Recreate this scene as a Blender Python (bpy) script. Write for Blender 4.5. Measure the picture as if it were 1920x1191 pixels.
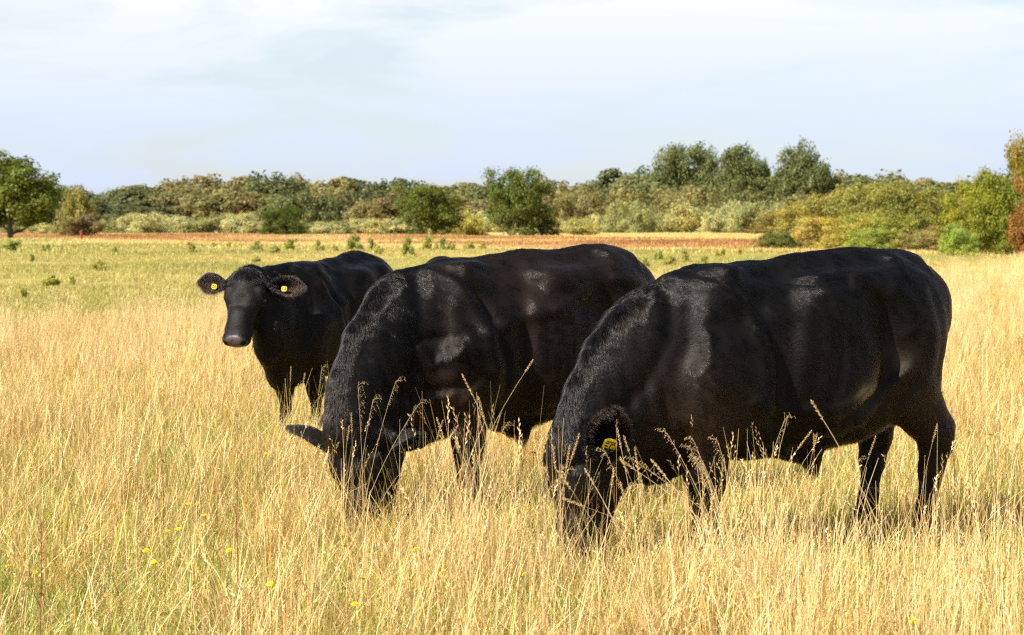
import bpy, math, random
import numpy as np
from mathutils import Vector, Matrix

FUR = True
GRASS = True
TREES = True

S = bpy.context.scene
for o in list(bpy.data.objects):
    bpy.data.objects.remove(o)
C = S.collection
rng = np.random.default_rng(7)
random.seed(7)

# ------------------------------------------------------------------ camera, sky, sun, exposure
FPX, HORIZON = 3733.0, 420.0            # focal length in pixels of the 1920 px frame, horizon row
PITCH = math.atan((595.5 - HORIZON) / FPX)
CAM_Z = 1.5
cd = bpy.data.cameras.new('camera')
cam = bpy.data.objects.new('camera', cd)
C.objects.link(cam)
cam.location = (0, 0, CAM_Z)
cam.rotation_euler = (math.pi / 2 - PITCH, 0, 0)
cd.sensor_width = 36
cd.lens = 36 * FPX / 1920
cd.clip_start = 0.1
cd.clip_end = 20000
cd.dof.use_dof = True
cd.dof.focus_distance = 9.3
cd.dof.aperture_fstop = 7.5
S.camera = cam

SUN_AZ_VEC = Vector((-0.84, -0.54, 0)).normalized()      # horizontal direction towards the sun
SUN_EL = math.radians(42)
to_sun = Vector((SUN_AZ_VEC.x * math.cos(SUN_EL), SUN_AZ_VEC.y * math.cos(SUN_EL), math.sin(SUN_EL)))
sd = bpy.data.lights.new('sun', 'SUN')
sd.energy = 5.0
sd.angle = math.radians(0.55)
sd.color = (1.0, 0.93, 0.82)
sun = bpy.data.objects.new('sun', sd)
C.objects.link(sun)
sun.rotation_euler = to_sun.to_track_quat('Z', 'Y').to_euler()

w = bpy.data.worlds.new('World')
S.world = w
w.use_nodes = True
nt = w.node_tree
nt.nodes.clear()
out = nt.nodes.new('ShaderNodeOutputWorld')
bg = nt.nodes.new('ShaderNodeBackground')
sky = nt.nodes.new('ShaderNodeTexSky')
sky.sky_type = 'NISHITA'
sky.sun_disc = False
sky.sun_elevation = SUN_EL
sky.sun_rotation = math.atan2(SUN_AZ_VEC.x, SUN_AZ_VEC.y)
sky.air_density = 1.0
sky.dust_density = 0.6
sky.ozone_density = 1.5
# thin high cloud veil over the Nishita sky, laid out by direction
tc = nt.nodes.new('ShaderNodeTexCoord')
sep = nt.nodes.new('ShaderNodeSeparateXYZ')
nt.links.new(tc.outputs['Generated'], sep.inputs[0])
mp = nt.nodes.new('ShaderNodeMapping')
mp.inputs['Scale'].default_value = (3.2, 3.2, 16)
mp.inputs['Rotation'].default_value = (0, math.radians(-4), 0)
mp.inputs['Location'].default_value = (0.35, 0.0, 0.55)
nt.links.new(tc.outputs['Generated'], mp.inputs[0])
n1 = nt.nodes.new('ShaderNodeTexNoise')
n1.inputs['Scale'].default_value = 1.6
n1.inputs['Detail'].default_value = 7
n1.inputs['Roughness'].default_value = 0.55
n1.inputs['Distortion'].default_value = 0.6
nt.links.new(mp.outputs[0], n1.inputs['Vector'])
ramp = nt.nodes.new('ShaderNodeValToRGB')
ramp.color_ramp.elements[0].position = 0.40
ramp.color_ramp.elements[0].color = (0.50, 0.50, 0.50, 1)
ramp.color_ramp.elements[1].position = 0.55
ramp.color_ramp.elements[1].color = (0.97, 0.97, 0.97, 1)
nt.links.new(n1.outputs['Fac'], ramp.inputs[0])
# the veil is whiter higher up, faintly lavender low down
hr = nt.nodes.new('ShaderNodeValToRGB')
hr.color_ramp.elements[0].position = 0.0
hr.color_ramp.elements[0].color = (4.75, 5.45, 6.95, 1)
hr.color_ramp.elements[1].position = 0.11
hr.color_ramp.elements[1].color = (7.0, 7.25, 7.45, 1)
e = hr.color_ramp.elements.new(0.055)
e.color = (5.6, 6.25, 7.3, 1)
nt.links.new(sep.outputs['Z'], hr.inputs[0])
mx = nt.nodes.new('ShaderNodeMix')
mx.data_type = 'RGBA'
thin = nt.nodes.new('ShaderNodeMapRange')      # seen edge-on near the horizon the veil is thick, overhead it is thin
thin.inputs[1].default_value = 0.13; thin.inputs[2].default_value = 0.50
thin.inputs[3].default_value = 1.0; thin.inputs[4].default_value = 0.10
nt.links.new(sep.outputs['Z'], thin.inputs[0])
mul = nt.nodes.new('ShaderNodeMath'); mul.operation = 'MULTIPLY'
nt.links.new(ramp.outputs[0], mul.inputs[0]); nt.links.new(thin.outputs[0], mul.inputs[1])
nt.links.new(mul.outputs[0], mx.inputs['Factor'])
nt.links.new(sky.outputs[0], mx.inputs['A'])
nt.links.new(hr.outputs[0], mx.inputs['B'])
nt.links.new(mx.outputs['Result'], bg.inputs['Color'])
bg.inputs['Strength'].default_value = 0.076
nt.links.new(bg.outputs[0], out.inputs[0])

S.view_settings.view_transform = 'Standard'
S.view_settings.look = 'None'
S.view_settings.exposure = 0.88
S.view_settings.gamma = 1.0
S.view_settings.use_curve_mapping = False
S.render.engine = 'CYCLES'
S.cycles.max_bounces = 6
S.cycles.diffuse_bounces = 3
S.cycles.glossy_bounces = 3
S.cycles.transmission_bounces = 4
S.cycles.transparent_max_bounces = 6
S.cycles.sample_clamp_indirect = 6
S.cycles_curves.shape = 'RIBBONS'
S.cycles.use_denoising = False          # keep the fine grain of coat and grass
S.cycles.use_adaptive_sampling = False
S.cycles.sample_clamp_direct = 12
S.cycles.pixel_filter_type = 'BLACKMAN_HARRIS'
S.cycles.filter_width = 1.35


# ------------------------------------------------------------------ helpers
def tag(o, label=None, cat=None, group=None, kind=None):
    if label: o['label'] = label
    if cat: o['category'] = cat
    if group: o['group'] = group
    if kind: o['kind'] = kind
    return o

def mesh_np(name, verts, tris=None, quads=None, smooth=True):
    me = bpy.data.meshes.new(name)
    verts = np.asarray(verts, np.float32)
    loops, starts, totals = [], [], []
    if tris is not None and len(tris):
        t = np.asarray(tris, np.int32)
        loops.append(t.ravel()); totals.append(np.full(len(t), 3, np.int32))
    if quads is not None and len(quads):
        q = np.asarray(quads, np.int32)
        loops.append(q.ravel()); totals.append(np.full(len(q), 4, np.int32))
    loops = np.concatenate(loops); totals = np.concatenate(totals)
    starts = np.concatenate([[0], np.cumsum(totals)[:-1]]).astype(np.int32)
    me.vertices.add(len(verts)); me.vertices.foreach_set('co', verts.ravel())
    me.loops.add(len(loops)); me.loops.foreach_set('vertex_index', loops)
    me.polygons.add(len(totals)); me.polygons.foreach_set('loop_start', starts)
    me.update(calc_edges=True)
    me.polygons.foreach_set('use_smooth', np.full(len(totals), smooth, bool))
    me.validate()
    return me

def link(name, data, mat=None, parent=None, coll=None):
    o = bpy.data.objects.new(name, data)
    (coll or C).objects.link(o)
    if mat is not None and data is not None:
        if len(data.materials) == 0: data.materials.append(mat)
    if parent is not None: o.parent = parent
    return o

def attr_float(me, name, vals, domain='POINT'):
    a = me.attributes.new(name, 'FLOAT', domain)
    a.data.foreach_set('value', np.asarray(vals, np.float32))

def attr_col(me, name, cols, domain='POINT'):
    a = me.attributes.new(name, 'FLOAT_COLOR', domain)
    c = np.ones((len(cols), 4), np.float32); c[:, :3] = cols
    a.data.foreach_set('color', c.ravel())

def node_mat(name):
    m = bpy.data.materials.new(name)
    m.use_nodes = True
    t = m.node_tree
    t.nodes.clear()
    o = t.nodes.new('ShaderNodeOutputMaterial')
    return m, t, o

def simple_mat(name, col, rough=0.6, noise=0.15, scale=20.0, spec=0.4):
    m, t, o = node_mat(name)
    b = t.nodes.new('ShaderNodeBsdfPrincipled')
    n = t.nodes.new('ShaderNodeTexNoise'); n.inputs['Scale'].default_value = scale; n.inputs['Detail'].default_value = 5
    r = t.nodes.new('ShaderNodeValToRGB')
    r.color_ramp.elements[0].color = tuple(c * (1 - noise) for c in col) + (1,)
    r.color_ramp.elements[1].color = tuple(min(1, c * (1 + noise)) for c in col) + (1,)
    r.color_ramp.elements[0].position = 0.3; r.color_ramp.elements[1].position = 0.7
    tcn = t.nodes.new('ShaderNodeTexCoord')
    t.links.new(tcn.outputs['Object'], n.inputs['Vector'])
    t.links.new(n.outputs['Fac'], r.inputs[0]); t.links.new(r.outputs[0], b.inputs['Base Color'])
    b.inputs['Roughness'].default_value = rough
    b.inputs['Specular IOR Level'].default_value = spec
    bp = t.nodes.new('ShaderNodeBump'); bp.inputs['Strength'].default_value = 0.2; bp.inputs['Distance'].default_value = 0.01
    t.links.new(n.outputs['Fac'], bp.inputs['Height']); t.links.new(bp.outputs[0], b.inputs['Normal'])
    t.links.new(b.outputs[0], o.inputs[0])
    return m

def vnoise(p, scale, seed=0):
    """smooth value noise in numpy, p (N,3) -> (N,) in -1..1"""
    q = np.asarray(p, np.float64) * scale + seed * 17.31
    i = np.floor(q).astype(np.int64); f = q - i
    f = f * f * (3 - 2 * f)
    def h(ix, iy, iz):
        n = (ix * 374761393 + iy * 668265263 + iz * 2147483647 + seed * 1274126177) & 0x7fffffff
        n = ((n ^ (n >> 13)) * 1274126177) & 0x7fffffff
        n = ((n ^ (n >> 16)) * 2246822519) & 0x7fffffff
        return (n & 0xffff) / 32767.5 - 1.0
    r = 0
    for dx in (0, 1):
        for dy in (0, 1):
            for dz in (0, 1):
                wgt = (f[:, 0] if dx else 1 - f[:, 0]) * (f[:, 1] if dy else 1 - f[:, 1]) * (f[:, 2] if dz else 1 - f[:, 2])
                r = r + wgt * h(i[:, 0] + dx, i[:, 1] + dy, i[:, 2] + dz)
    return r

# ------------------------------------------------------------------ cattle: signed distance modelling
class Field:
    """a distance grid that smooth-unions elliptical round cones and is turned into one continuous surface"""
    def __init__(s, lo, hi, h):
        s.lo = np.array(lo, np.float32); s.h = h
        s.n = np.ceil((np.array(hi) - s.lo) / h).astype(int) + 1
        s.D = np.full(tuple(s.n), 0.3, np.float32)
        s.ax = [s.lo[i] + h * np.arange(s.n[i], dtype=np.float32) for i in range(3)]
    def prim(s, A, B, rl, rv, k=0.04, L=(0, 1, 0), sub=False):
        A = np.array(A, np.float32); B = np.array(B, np.float32); L = np.array(L, np.float32); L /= np.linalg.norm(L)
        rl = (rl, rl) if np.isscalar(rl) else rl; rv = (rv, rv) if np.isscalar(rv) else rv
        m = max(max(rl), max(rv)) + 3 * k + 0.03
        lo = np.maximum(((np.minimum(A, B) - m - s.lo) / s.h).astype(int), 0)
        hi = np.minimum(((np.maximum(A, B) + m - s.lo) / s.h).astype(int) + 2, s.n)
        if np.any(hi <= lo): return
        X, Y, Z = np.meshgrid(*[s.ax[i][lo[i]:hi[i]] for i in range(3)], indexing='ij')
        d = B - A; dd = float(d @ d)
        px, py, pz = X - A[0], Y - A[1], Z - A[2]
        if dd > 1e-10:
            t = np.clip((px * d[0] + py * d[1] + pz * d[2]) / dd, 0, 1)
        else:
            t = np.zeros_like(px)
        qx, qy, qz = px - t * d[0], py - t * d[1], pz - t * d[2]
        ql = qx * L[0] + qy * L[1] + qz * L[2]
        qr2 = np.maximum(qx * qx + qy * qy + qz * qz - ql * ql, 0)
        a = rl[0] + (rl[1] - rl[0]) * t; b = rv[0] + (rv[1] - rv[0]) * t
        e = np.sqrt(ql * ql / (a * a) + qr2 / (b * b))
        dist = (e - 1) * np.minimum(a, b)
        sl = tuple(slice(lo[i], hi[i]) for i in range(3))
        D = s.D[sl]
        if sub:
            g = -dist
            hh = np.maximum(k - np.abs(D - g), 0) / k
            s.D[sl] = np.maximum(D, g) + hh * hh * k * 0.25
        else:
            hh = np.maximum(k - np.abs(D - dist), 0) / k
            s.D[sl] = np.minimum(D, dist) - hh * hh * k * 0.25
    def surface(s):
        D = s.D
        neg = D < 0
        cnt = np.zeros(tuple(s.n - 1), np.int8)
        corners = [(i, j, k) for i in (0, 1) for j in (0, 1) for k in (0, 1)]
        def c(a, o): return a[o[0]:a.shape[0] - 1 + o[0], o[1]:a.shape[1] - 1 + o[1], o[2]:a.shape[2] - 1 + o[2]]
        for o in corners: cnt += c(neg, o)
        act = (cnt > 0) & (cnt < 8)
        idx = np.argwhere(act)
        vid = np.full(act.shape, -1, np.int64); vid[act] = np.arange(len(idx))
        P = np.zeros((len(idx), 3), np.float64); W = np.zeros(len(idx))
        val = {o: D[idx[:, 0] + o[0], idx[:, 1] + o[1], idx[:, 2] + o[2]].astype(np.float64) for o in corners}
        for o in corners:
            for ax in range(3):
                if o[ax] == 0:
                    o2 = list(o); o2[ax] = 1; o2 = tuple(o2)
                    a, b = val[o], val[o2]
                    x = (a < 0) != (b < 0)
                    t = np.where(x, a / np.where(x, a - b, 1), 0)
                    q = np.tile(np.array(o, float), (len(idx), 1)); q[:, ax] = t
                    P[x] += q[x]; W[x] += 1
        V = (idx + P / W[:, None]) * s.h + s.lo
        quads = []
        for ax in range(3):
            sh = list(D.shape)
            a = np.take(neg, range(0, sh[ax] - 1), axis=ax); b = np.take(neg, range(1, sh[ax]), axis=ax)
            x = a != b
            e = np.argwhere(x)
            u, v = (ax + 1) % 3, (ax + 2) % 3
            ok = (e[:, u] > 0) & (e[:, v] > 0) & (e[:, u] < sh[u] - 1) & (e[:, v] < sh[v] - 1)
            e = e[ok]
            fl = a[tuple(e.T)]
            def g(du, dv):
                q = e.copy(); q[:, u] -= du; q[:, v] -= dv
                return vid[tuple(q.T)]
            q = np.stack([g(1, 1), g(0, 1), g(0, 0), g(1, 0)], 1)
            q[~fl] = q[~fl][:, ::-1]
            quads.append(q)
        return V.astype(np.float32), np.concatenate(quads)

def unit(v):
    v = np.array(v, float); return v / np.linalg.norm(v)

def body_field(p):
    """p: pose dict in the animal's own frame (x towards the head, y towards its left, z up)"""
    F = Field((-1.05, -0.62, -0.01), (1.75, 0.72, 1.50), 0.0105)
    P = F.prim
    # torso: stations x, top, bottom, half width
    st = p['torso']
    for a, b in zip(st[:-1], st[1:]):
        P((a[0], 0, (a[1] + a[2]) / 2), (b[0], 0, (b[1] + b[2]) / 2), (a[3], b[3]), ((a[1] - a[2]) / 2, (b[1] - b[2]) / 2), 0.05)
    # barrel is widest below its middle
    P((-0.20, 0, 0.80), (0.30, 0, 0.78), (0.33, 0.325), (0.27, 0.28), 0.10)
    # loin flat, with the edge of the short ribs standing out over the flank hollow
    P((-0.34, 0, 1.23), (0.05, 0, 1.20), (0.25, 0.25), (0.09, 0.09), 0.14)
    for s in (1, -1):
        # hook bone, thurl, pin bone
        P((-0.33, s * 0.235, 1.195), (-0.40, s * 0.262, 1.13), 0.058, 0.066, 0.05)
        P((-0.44, s * 0.26, 0.98), (-0.46, s * 0.255, 0.80), 0.07, 0.10, 0.07)
        P((-0.44, s * 0.18, 1.08), (-0.43, s * 0.19, 0.96), (0.12, 0.13), (0.165, 0.18), 0.08)
        P((-0.605, s * 0.12, 1.14), (-0.595, s * 0.12, 1.05), 0.06, 0.07, 0.08)
        # shoulder blade ridge, its upper edge and the round muscle below
        P((0.49, s * 0.13, 1.17), (0.56, s * 0.25, 0.84), (0.105, 0.105), (0.15, 0.18), 0.045)
        P((0.42, s * 0.23, 1.02), (0.44, s * 0.285, 0.74), (0.06, 0.075), (0.11, 0.13), 0.06)
        P((0.66, s * 0.19, 0.78), (0.58, s * 0.22, 0.64), (0.09, 0.085), (0.13, 0.12), 0.09)
        # hollow behind the shoulder, hollow before the hip, groove between thigh and flank
        P((0.25, s * 0.375, 1.16), (0.27, s * 0.435, 0.64), (0.10, 0.11), (0.055, 0.045), 0.08, sub=True)
        P((0.76, s * 0.36, 1.10), (0.80, s * 0.36, 0.70), (0.12, 0.13), (0.045, 0.04), 0.08, sub=True)   # between neck and shoulder
        P((0.02, s * 0.27, 0.98), (0.00, s * 0.29, 0.74), (0.085, 0.085), (0.17, 0.15), 0.10)   # sprung ribs
        P((-0.27, s * 0.42, 0.95), (-0.23, s * 0.42, 0.72), 0.09, 0.05, 0.12, sub=True)
        P((0.36, s * 0.36, 1.16), (0.60, s * 0.40, 1.06), 0.085, 0.05, 0.09, sub=True)   # above the shoulder muscle
        P((-0.30, s * 0.16, 1.36), (0.18, s * 0.17, 1.33), 0.05, 0.035, 0.08, sub=True)   # beside the spine
        # flank fold running down from the stifle to the belly
        P((-0.40, s * 0.24, 0.78), (-0.26, s * 0.20, 0.64), (0.07, 0.07), (0.07, 0.06), 0.06)
    # spine groove towards the rump
    # brisket and dewlap
    P((0.62, 0, 0.56), (0.76, 0, 0.475), (0.17, 0.11), (0.14, 0.12), 0.07)
    if p.get('sheath'):
        x, z = p['sheath']
        P((x + 0.12, 0, z + 0.11), (x, 0, z + 0.045), (0.09, 0.035), (0.06, 0.04), 0.06)
        P((x, 0, z + 0.05), (x - 0.01, 0, z + 0.02), (0.03, 0.02), (0.03, 0.02), 0.04)
    # neck
    nk = p['neck']
    for a, b in zip(nk[:-1], nk[1:]):
        P(a[:3], b[:3], (a[3], b[3]), (a[4], b[4]), 0.06, L=p.get('neck_L', (0, 1, 0)))
    for q in p.get('extra', []):
        P(*q[:4], **q[4])
    # legs
    for lg in p['legs']:
        s = 1 if lg['y'] > 0 else -1
        j = lg['j']            # list of (x, y, z, r lateral, r fore-aft)
        for i, (a, b) in enumerate(zip(j[:-1], j[1:])):
            P(a[:3], b[:3], (a[3], b[3]), (a[4], b[4]), 0.045 if i == 0 else 0.025)
    # head, in its own frame
    H = p['head']; O = np.array(H['poll'], float); sc = H.get('s', 1.0)
    X = unit(H['nose']); Z = np.array(H['brow'], float); Z = unit(Z - X * (Z @ X)); Y = np.cross(Z, X)
    p['_H'] = (O, X, Y, Z, sc)
    def h(x, y, z): return O + sc * (X * x + Y * y + Z * z)
    def hp(A, B, rl, rv, k, sub=False):
        f = lambda r: r * sc if np.isscalar(r) else (r[0] * sc, r[1] * sc)
        wd = H.get('wide', 1.0)
        g = lambda q: q * wd if np.isscalar(q) else tuple(v * wd for v in q)
        A = (A[0], A[1] * wd, A[2]); B = (B[0], B[1] * wd, B[2])
        P(h(*A), h(*B), g(f(rl)), f(rv), k, L=Y, sub=sub)
    hp((0.03, 0, -0.085), (0.17, 0, -0.075), (0.124, 0.126), (0.095, 0.085), 0.03)
    hp((0.16, 0, -0.065), (0.38, 0, -0.075), (0.104, 0.074), (0.075, 0.062), 0.03)
    hp((0.40, 0, -0.083), (0.465, 0, -0.088), (0.088, 0.084), (0.068, 0.060), 0.03)
    hp((0.07, 0, -0.20), (0.39, 0, -0.135), (0.085, 0.055), (0.075, 0.038), 0.035)
    hp((0.42, 0, -0.135), (0.455, 0, -0.13), (0.058, 0.05), (0.03, 0.026), 0.015)
    hp((-0.03, 0, -0.05), (0.03, 0, -0.03), (0.075, 0.08), (0.055, 0.045), 0.04)
    for s in (1, -1):
        hp((0.09, s * 0.075, -0.17), (0.17, s * 0.065, -0.15), (0.045, 0.035), (0.08, 0.06), 0.04)
        hp((0.115, s * 0.096, -0.035), (0.175, s * 0.103, -0.048), (0.036, 0.026), (0.034, 0.024), 0.018)
        hp((0.215, s * 0.080, -0.07), (0.33, s * 0.062, -0.09), (0.018, 0.012), (0.02, 0.015), 0.03)
        hp((0.180, s * 0.128, -0.072), (0.182, s * 0.130, -0.073), 0.022, 0.022, 0.015, sub=True)
        hp((0.035, s * 0.105, -0.085), (0.045, s * 0.15, -0.088), (0.05, 0.035), (0.05, 0.035), 0.03)
        hp((0.520, s * 0.050, -0.050), (0.512, s * 0.070, -0.072), 0.018, (0.024, 0.015), 0.007, sub=True)
        hp((0.475, s * 0.03, -0.07), (0.475, s * 0.052, -0.075), 0.032, 0.045, 0.02)
    hp((0.30, 0, -0.015), (0.36, 0, -0.022), 0.03, 0.012, 0.04)
    hp((0.20, 0, 0.022), (0.24, 0, 0.012), 0.035, 0.016, 0.03, sub=True)
    return F

# ridges (+) and hollows (-) of muscle, bone and skin drawn over the sides: [(x, z) ...], width, height
STROKES = {
 'middle': [([(0.70, 1.27), (0.60, 1.20), (0.535, 1.03), (0.505, 0.90), (0.48, 0.77)], .040, .020), ([(0.62, 1.27), (0.50, 1.15), (0.44, 0.98), (0.40, 0.80), (0.40, 0.66)], .038, -.024),
   ([(0.80, 1.20), (0.84, 0.98), (0.86, 0.78)], .05, -.022), ([(0.47, 1.285), (0.24, 1.23), (0.0, 1.12), (-0.1, 1.08)], .055, -.022), ([(0.50, 0.95), (0.31, 1.015), (0.07, 1.07), (-0.13, 1.14)], .040, .016),
   ([(-0.16, 1.09), (-0.19, 1.05)], .045, -.016), ([(-0.22, 1.14), (-0.30, 1.00), (-0.28, 0.86)], .05, -.012), ([(0.83, 0.88), (0.77, 0.80), (0.68, 0.86)], .026, .013), ([(0.80, 0.93), (0.72, 0.93), (0.66, 0.95)], .03, -.012), ([(1.0, 0.68), (0.85, 0.64), (0.64, 0.70)], .03, -.016), ([(0.62, 0.62), (0.55, 0.70), (0.50, 0.62)], .03, .012),
   ([(0.36, 0.70), (0.1, 0.60), (-0.2, 0.70)], .04, .010), ([(-0.32, 1.22), (-0.55, 1.18)], .03, .014), ([(-0.25, 1.30), (-0.45, 1.05), (-0.5, 0.85)], .04, -.010)],
 'right': [([(0.74, 1.26), (0.52, 1.22), (0.435, 1.10), (0.405, 0.94), (0.40, 0.76)], .042, .016), ([(0.60, 1.27), (0.43, 1.20), (0.345, 1.05), (0.32, 0.90), (0.33, 0.68)], .036, -.020),
   ([(0.41, 1.27), (0.22, 1.265), (-0.04, 1.24)], .040, -.020), ([(0.29, 1.13), (0.22, 0.94)], .08, .012), ([(-0.18, 1.17), (-0.27, 1.02), (-0.26, 0.84)], .055, -.014), ([(-0.30, 1.20), (-0.38, 1.10)], .04, .016), ([(-0.10, 1.29), (-0.27, 1.17), (-0.36, 1.02)], .035, .014),
   ([(-0.36, 0.85), (-0.22, 0.73), (-0.10, 0.61)], .028, .022), ([(-0.40, 0.78), (-0.30, 0.66)], .03, -.020), ([(-0.26, 0.80), (-0.12, 0.69), (0.0, 0.60)], .022, -.010), ([(0.46, 0.66), (0.26, 0.605), (0.02, 0.62), (-0.12, 0.70)], .024, -.014), ([(0.46, 0.72), (0.26, 0.665), (0.02, 0.68), (-0.15, 0.78)], .028, .012),
   ([(0.77, 1.22), (0.80, 1.0), (0.90, 0.82), (1.02, 0.68)], .040, -.015), ([(0.66, 1.0), (0.70, 0.86), (0.64, 0.78)], .035, .013), ([(-0.52, 1.18), (-0.56, 0.98), (-0.52, 0.82)], .04, -.010), ([(0.08, 1.15), (0.02, 0.95), (0.04, 0.78)], .03, -.008), ([(-0.06, 1.12), (-0.10, 0.95)], .03, .008)],
}
STROKES['left'] = STROKES['middle'][:6] + STROKES['right'][4:6] + [([(0.75, 1.05), (0.70, 0.85)], .05, .02)]

def stroke_disp(key, V, N):
    out = np.zeros(len(V), np.float32)
    side = np.clip((np.abs(N[:, 1]) - 0.25) / 0.35, 0, 1)
    for pts, w_, h_ in STROKES[key]:
        best = np.full(len(V), 9.0, np.float32)
        for a, b in zip(pts[:-1], pts[1:]):
            a = np.array(a); d = np.array(b) - a
            t = np.clip(((V[:, 0] - a[0]) * d[0] + (V[:, 2] - a[1]) * d[1]) / (d @ d), 0, 1)
            best = np.minimum(best, np.hypot(V[:, 0] - a[0] - t * d[0], V[:, 2] - a[1] - t * d[1]))
        out += h_ * np.exp(-(best / w_) ** 2)
    return out * side

FORE = lambda x, y, dx=0.0, lift=0.0: [(x + 0.02, y, 0.80, 0.10, 0.15), (x - 0.02, y, 0.60, 0.085, 0.115), (x + dx * .5, y, 0.40, 0.074, 0.086),
        (x + dx * .6, y, 0.345, 0.064, 0.072), (x + dx * .8, y, 0.20, 0.042, 0.049), (x + dx, y, 0.115, 0.050, 0.052), (x + dx + 0.035, y, 0.045, 0.055, 0.062)]
HIND = lambda x, y, dx=0.0: [(-0.43, y * 0.95, 0.98, 0.135, 0.20), (-0.425 + dx * .3, y * 1.02, 0.76, 0.11, 0.155), (x - 0.035, y, 0.55, 0.068, 0.095),
        (x - 0.045, y, 0.48, 0.060, 0.078), (x - 0.02, y, 0.36, 0.050, 0.064), (x + 0.0, y, 0.20, 0.046, 0.054), (x + 0.015, y, 0.115, 0.050, 0.055), (x + 0.05, y, 0.045, 0.055, 0.062)]

TORSO = [(-0.575, 1.21, 0.90, 0.17), (-0.51, 1.355, 0.80, 0.23), (-0.38, 1.370, 0.68, 0.27), (-0.18, 1.342, 0.53, 0.275), (0.08, 1.322, 0.47, 0.295),
         (0.32, 1.312, 0.47, 0.28), (0.52, 1.295, 0.46, 0.25), (0.68, 1.235, 0.45, 0.20)]

POSES = {
 'right': dict(ear_len=(0.19, 0.19), loc=(1.34, 9.15), th=204, torso=TORSO, sheath=(-0.05, 0.385),
    neck=[(0.50, 0, 0.92, 0.24, 0.34), (0.70, 0, 0.82, 0.19, 0.355), (0.86, 0, 0.70, 0.145, 0.30), (0.99, 0, 0.595, 0.125, 0.235), (1.08, 0, 0.52, 0.125, 0.18)],
    legs=[dict(y=.2, j=FORE(0.60, 0.20, 0.0)), dict(y=-.2, j=FORE(0.44, -0.20, -0.03)), dict(y=.2, j=HIND(-0.555, 0.20)), dict(y=-.2, j=HIND(-0.50, -0.20, 0.2))],
    head=dict(poll=(1.23, -0.02, 0.545), nose=(0.02, 0.10, -0.96), brow=(1.0, 0.10, 0.06), s=1.2),
    ears=[((-0.85, 0.60, -0.05), (0.25, 0.85, 0.35)), ((-0.30, -0.50, -0.55), (0.3, 0.2, 1.0))], tag_at=0.055),
 'middle': dict(tags=(0, 0), ear_w=0.054, loc=(0.11, 10.5), th=215, torso=TORSO, sheath=(0.08, 0.385),
    neck=[(0.50, 0, 0.92, 0.24, 0.34), (0.72, 0.01, 0.85, 0.19, 0.365), (0.89, 0.04, 0.73, 0.145, 0.31), (1.03, 0.07, 0.60, 0.125, 0.235), (1.11, 0.10, 0.50, 0.125, 0.18)],
    legs=[dict(y=.2, j=FORE(0.55, 0.20, 0.0)), dict(y=-.2, j=FORE(0.72, -0.20, 0.06)), dict(y=.2, j=HIND(-0.50, 0.20)), dict(y=-.2, j=HIND(-0.45, -0.20, 0.2))],
    head=dict(poll=(1.20, 0.14, 0.49), nose=(-0.02, 0.08, -0.98), brow=(0.85, 0.42, 0.25), s=1.22),
    ear_len=(0.15, 0.23), ears=[((0.05, 0.75, -0.75), (0.9, 0.0, 0.45)), ((-0.22, -1.0, 0.0), (1.0, 0.0, 0.25))]),
 'left': dict(loc=(-1.30, 14.5), th=245, torso=TORSO, scale=0.93,
    neck=[(0.50, 0, 1.00, 0.23, 0.30), (0.70, -0.03, 1.04, 0.19, 0.26), (0.86, -0.07, 1.08, 0.155, 0.20), (0.99, -0.12, 1.10, 0.13, 0.16)],
    legs=[dict(y=.2, j=FORE(0.52, 0.13, -0.03)), dict(y=-.2, j=FORE(0.52, -0.14, -0.03)), dict(y=.2, j=HIND(-0.60, 0.18)), dict(y=-.2, j=HIND(-0.60, -0.14, 0.0))],
    ear_len=(0.24, 0.25), ear_w=0.060, tag_s=0.68, head=dict(poll=(1.065, -0.115, 1.25), nose=(0.54, 0.09, -0.86), brow=(0.92, 0.15, 0.5), s=1.08, wide=1.16),
    ears=[((0.0, 1.0, -0.10), (0.45, 0.0, 1.0)), ((-0.10, -1.0, -0.02), (0.5, 0.0, 1.0))]),
}

def head_pt(p, x, y, z):
    O, X, Y, Z, sc = p['_H']
    return O + sc * (X * x + Y * y + Z * z)

def ear_mesh(L=0.25, W=0.056):
    """a cupped leaf with real thickness; x along the ear, z out of its opening; returns verts, quads"""
    nu, nv = 16, 9
    V = []
    for side in (0, 1):
        for i in range(nu):
            t = i / (nu - 1)
            wd = W * (0.42 + 1.25 * math.sin(math.pi * min(1, t * 0.92 + 0.04)) ** 0.8) * (1 - 0.55 * max(0, t - .7) / .3) * 0.78
            if i == nu - 1: wd = 0.006
            for j in range(nv):
                v = -1 + 2 * j / (nv - 1)
                cup = (v * v) * 0.55 * wd + (0.035 * (1 - t) ** 2) * (v * v)
                x = t * L; y = v * wd * (1 - 0.15 * (1 - t)); z = cup - 0.03 * math.sin(math.pi * t) - 0.02 * t * t
                th = (0.0065 if side == 0 else -0.0065) * (1 - 0.6 * abs(v)) * (1.2 - 0.7 * t)
                V.append((x, y, z + th))
    Q = []
    n = nu * nv
    for i in range(nu - 1):
        for j in range(nv - 1):
            a = i * nv + j
            Q.append((a, a + nv, a + nv + 1, a + 1))
            b = a + n
            Q.append((b, b + 1, b + nv + 1, b + nv))
    for i in range(nu - 1):
        for j in (0, nv - 1):
            a = i * nv + j
            q = (a, a + n, a + n + nv, a + nv)
            Q.append(q if j == 0 else q[::-1])
    for j in range(nv - 1):
        a = (nu - 1) * nv + j
        Q.append((a, a + n, a + n + 1, a + 1))
    return np.array(V, np.float32), np.array(Q)

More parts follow.
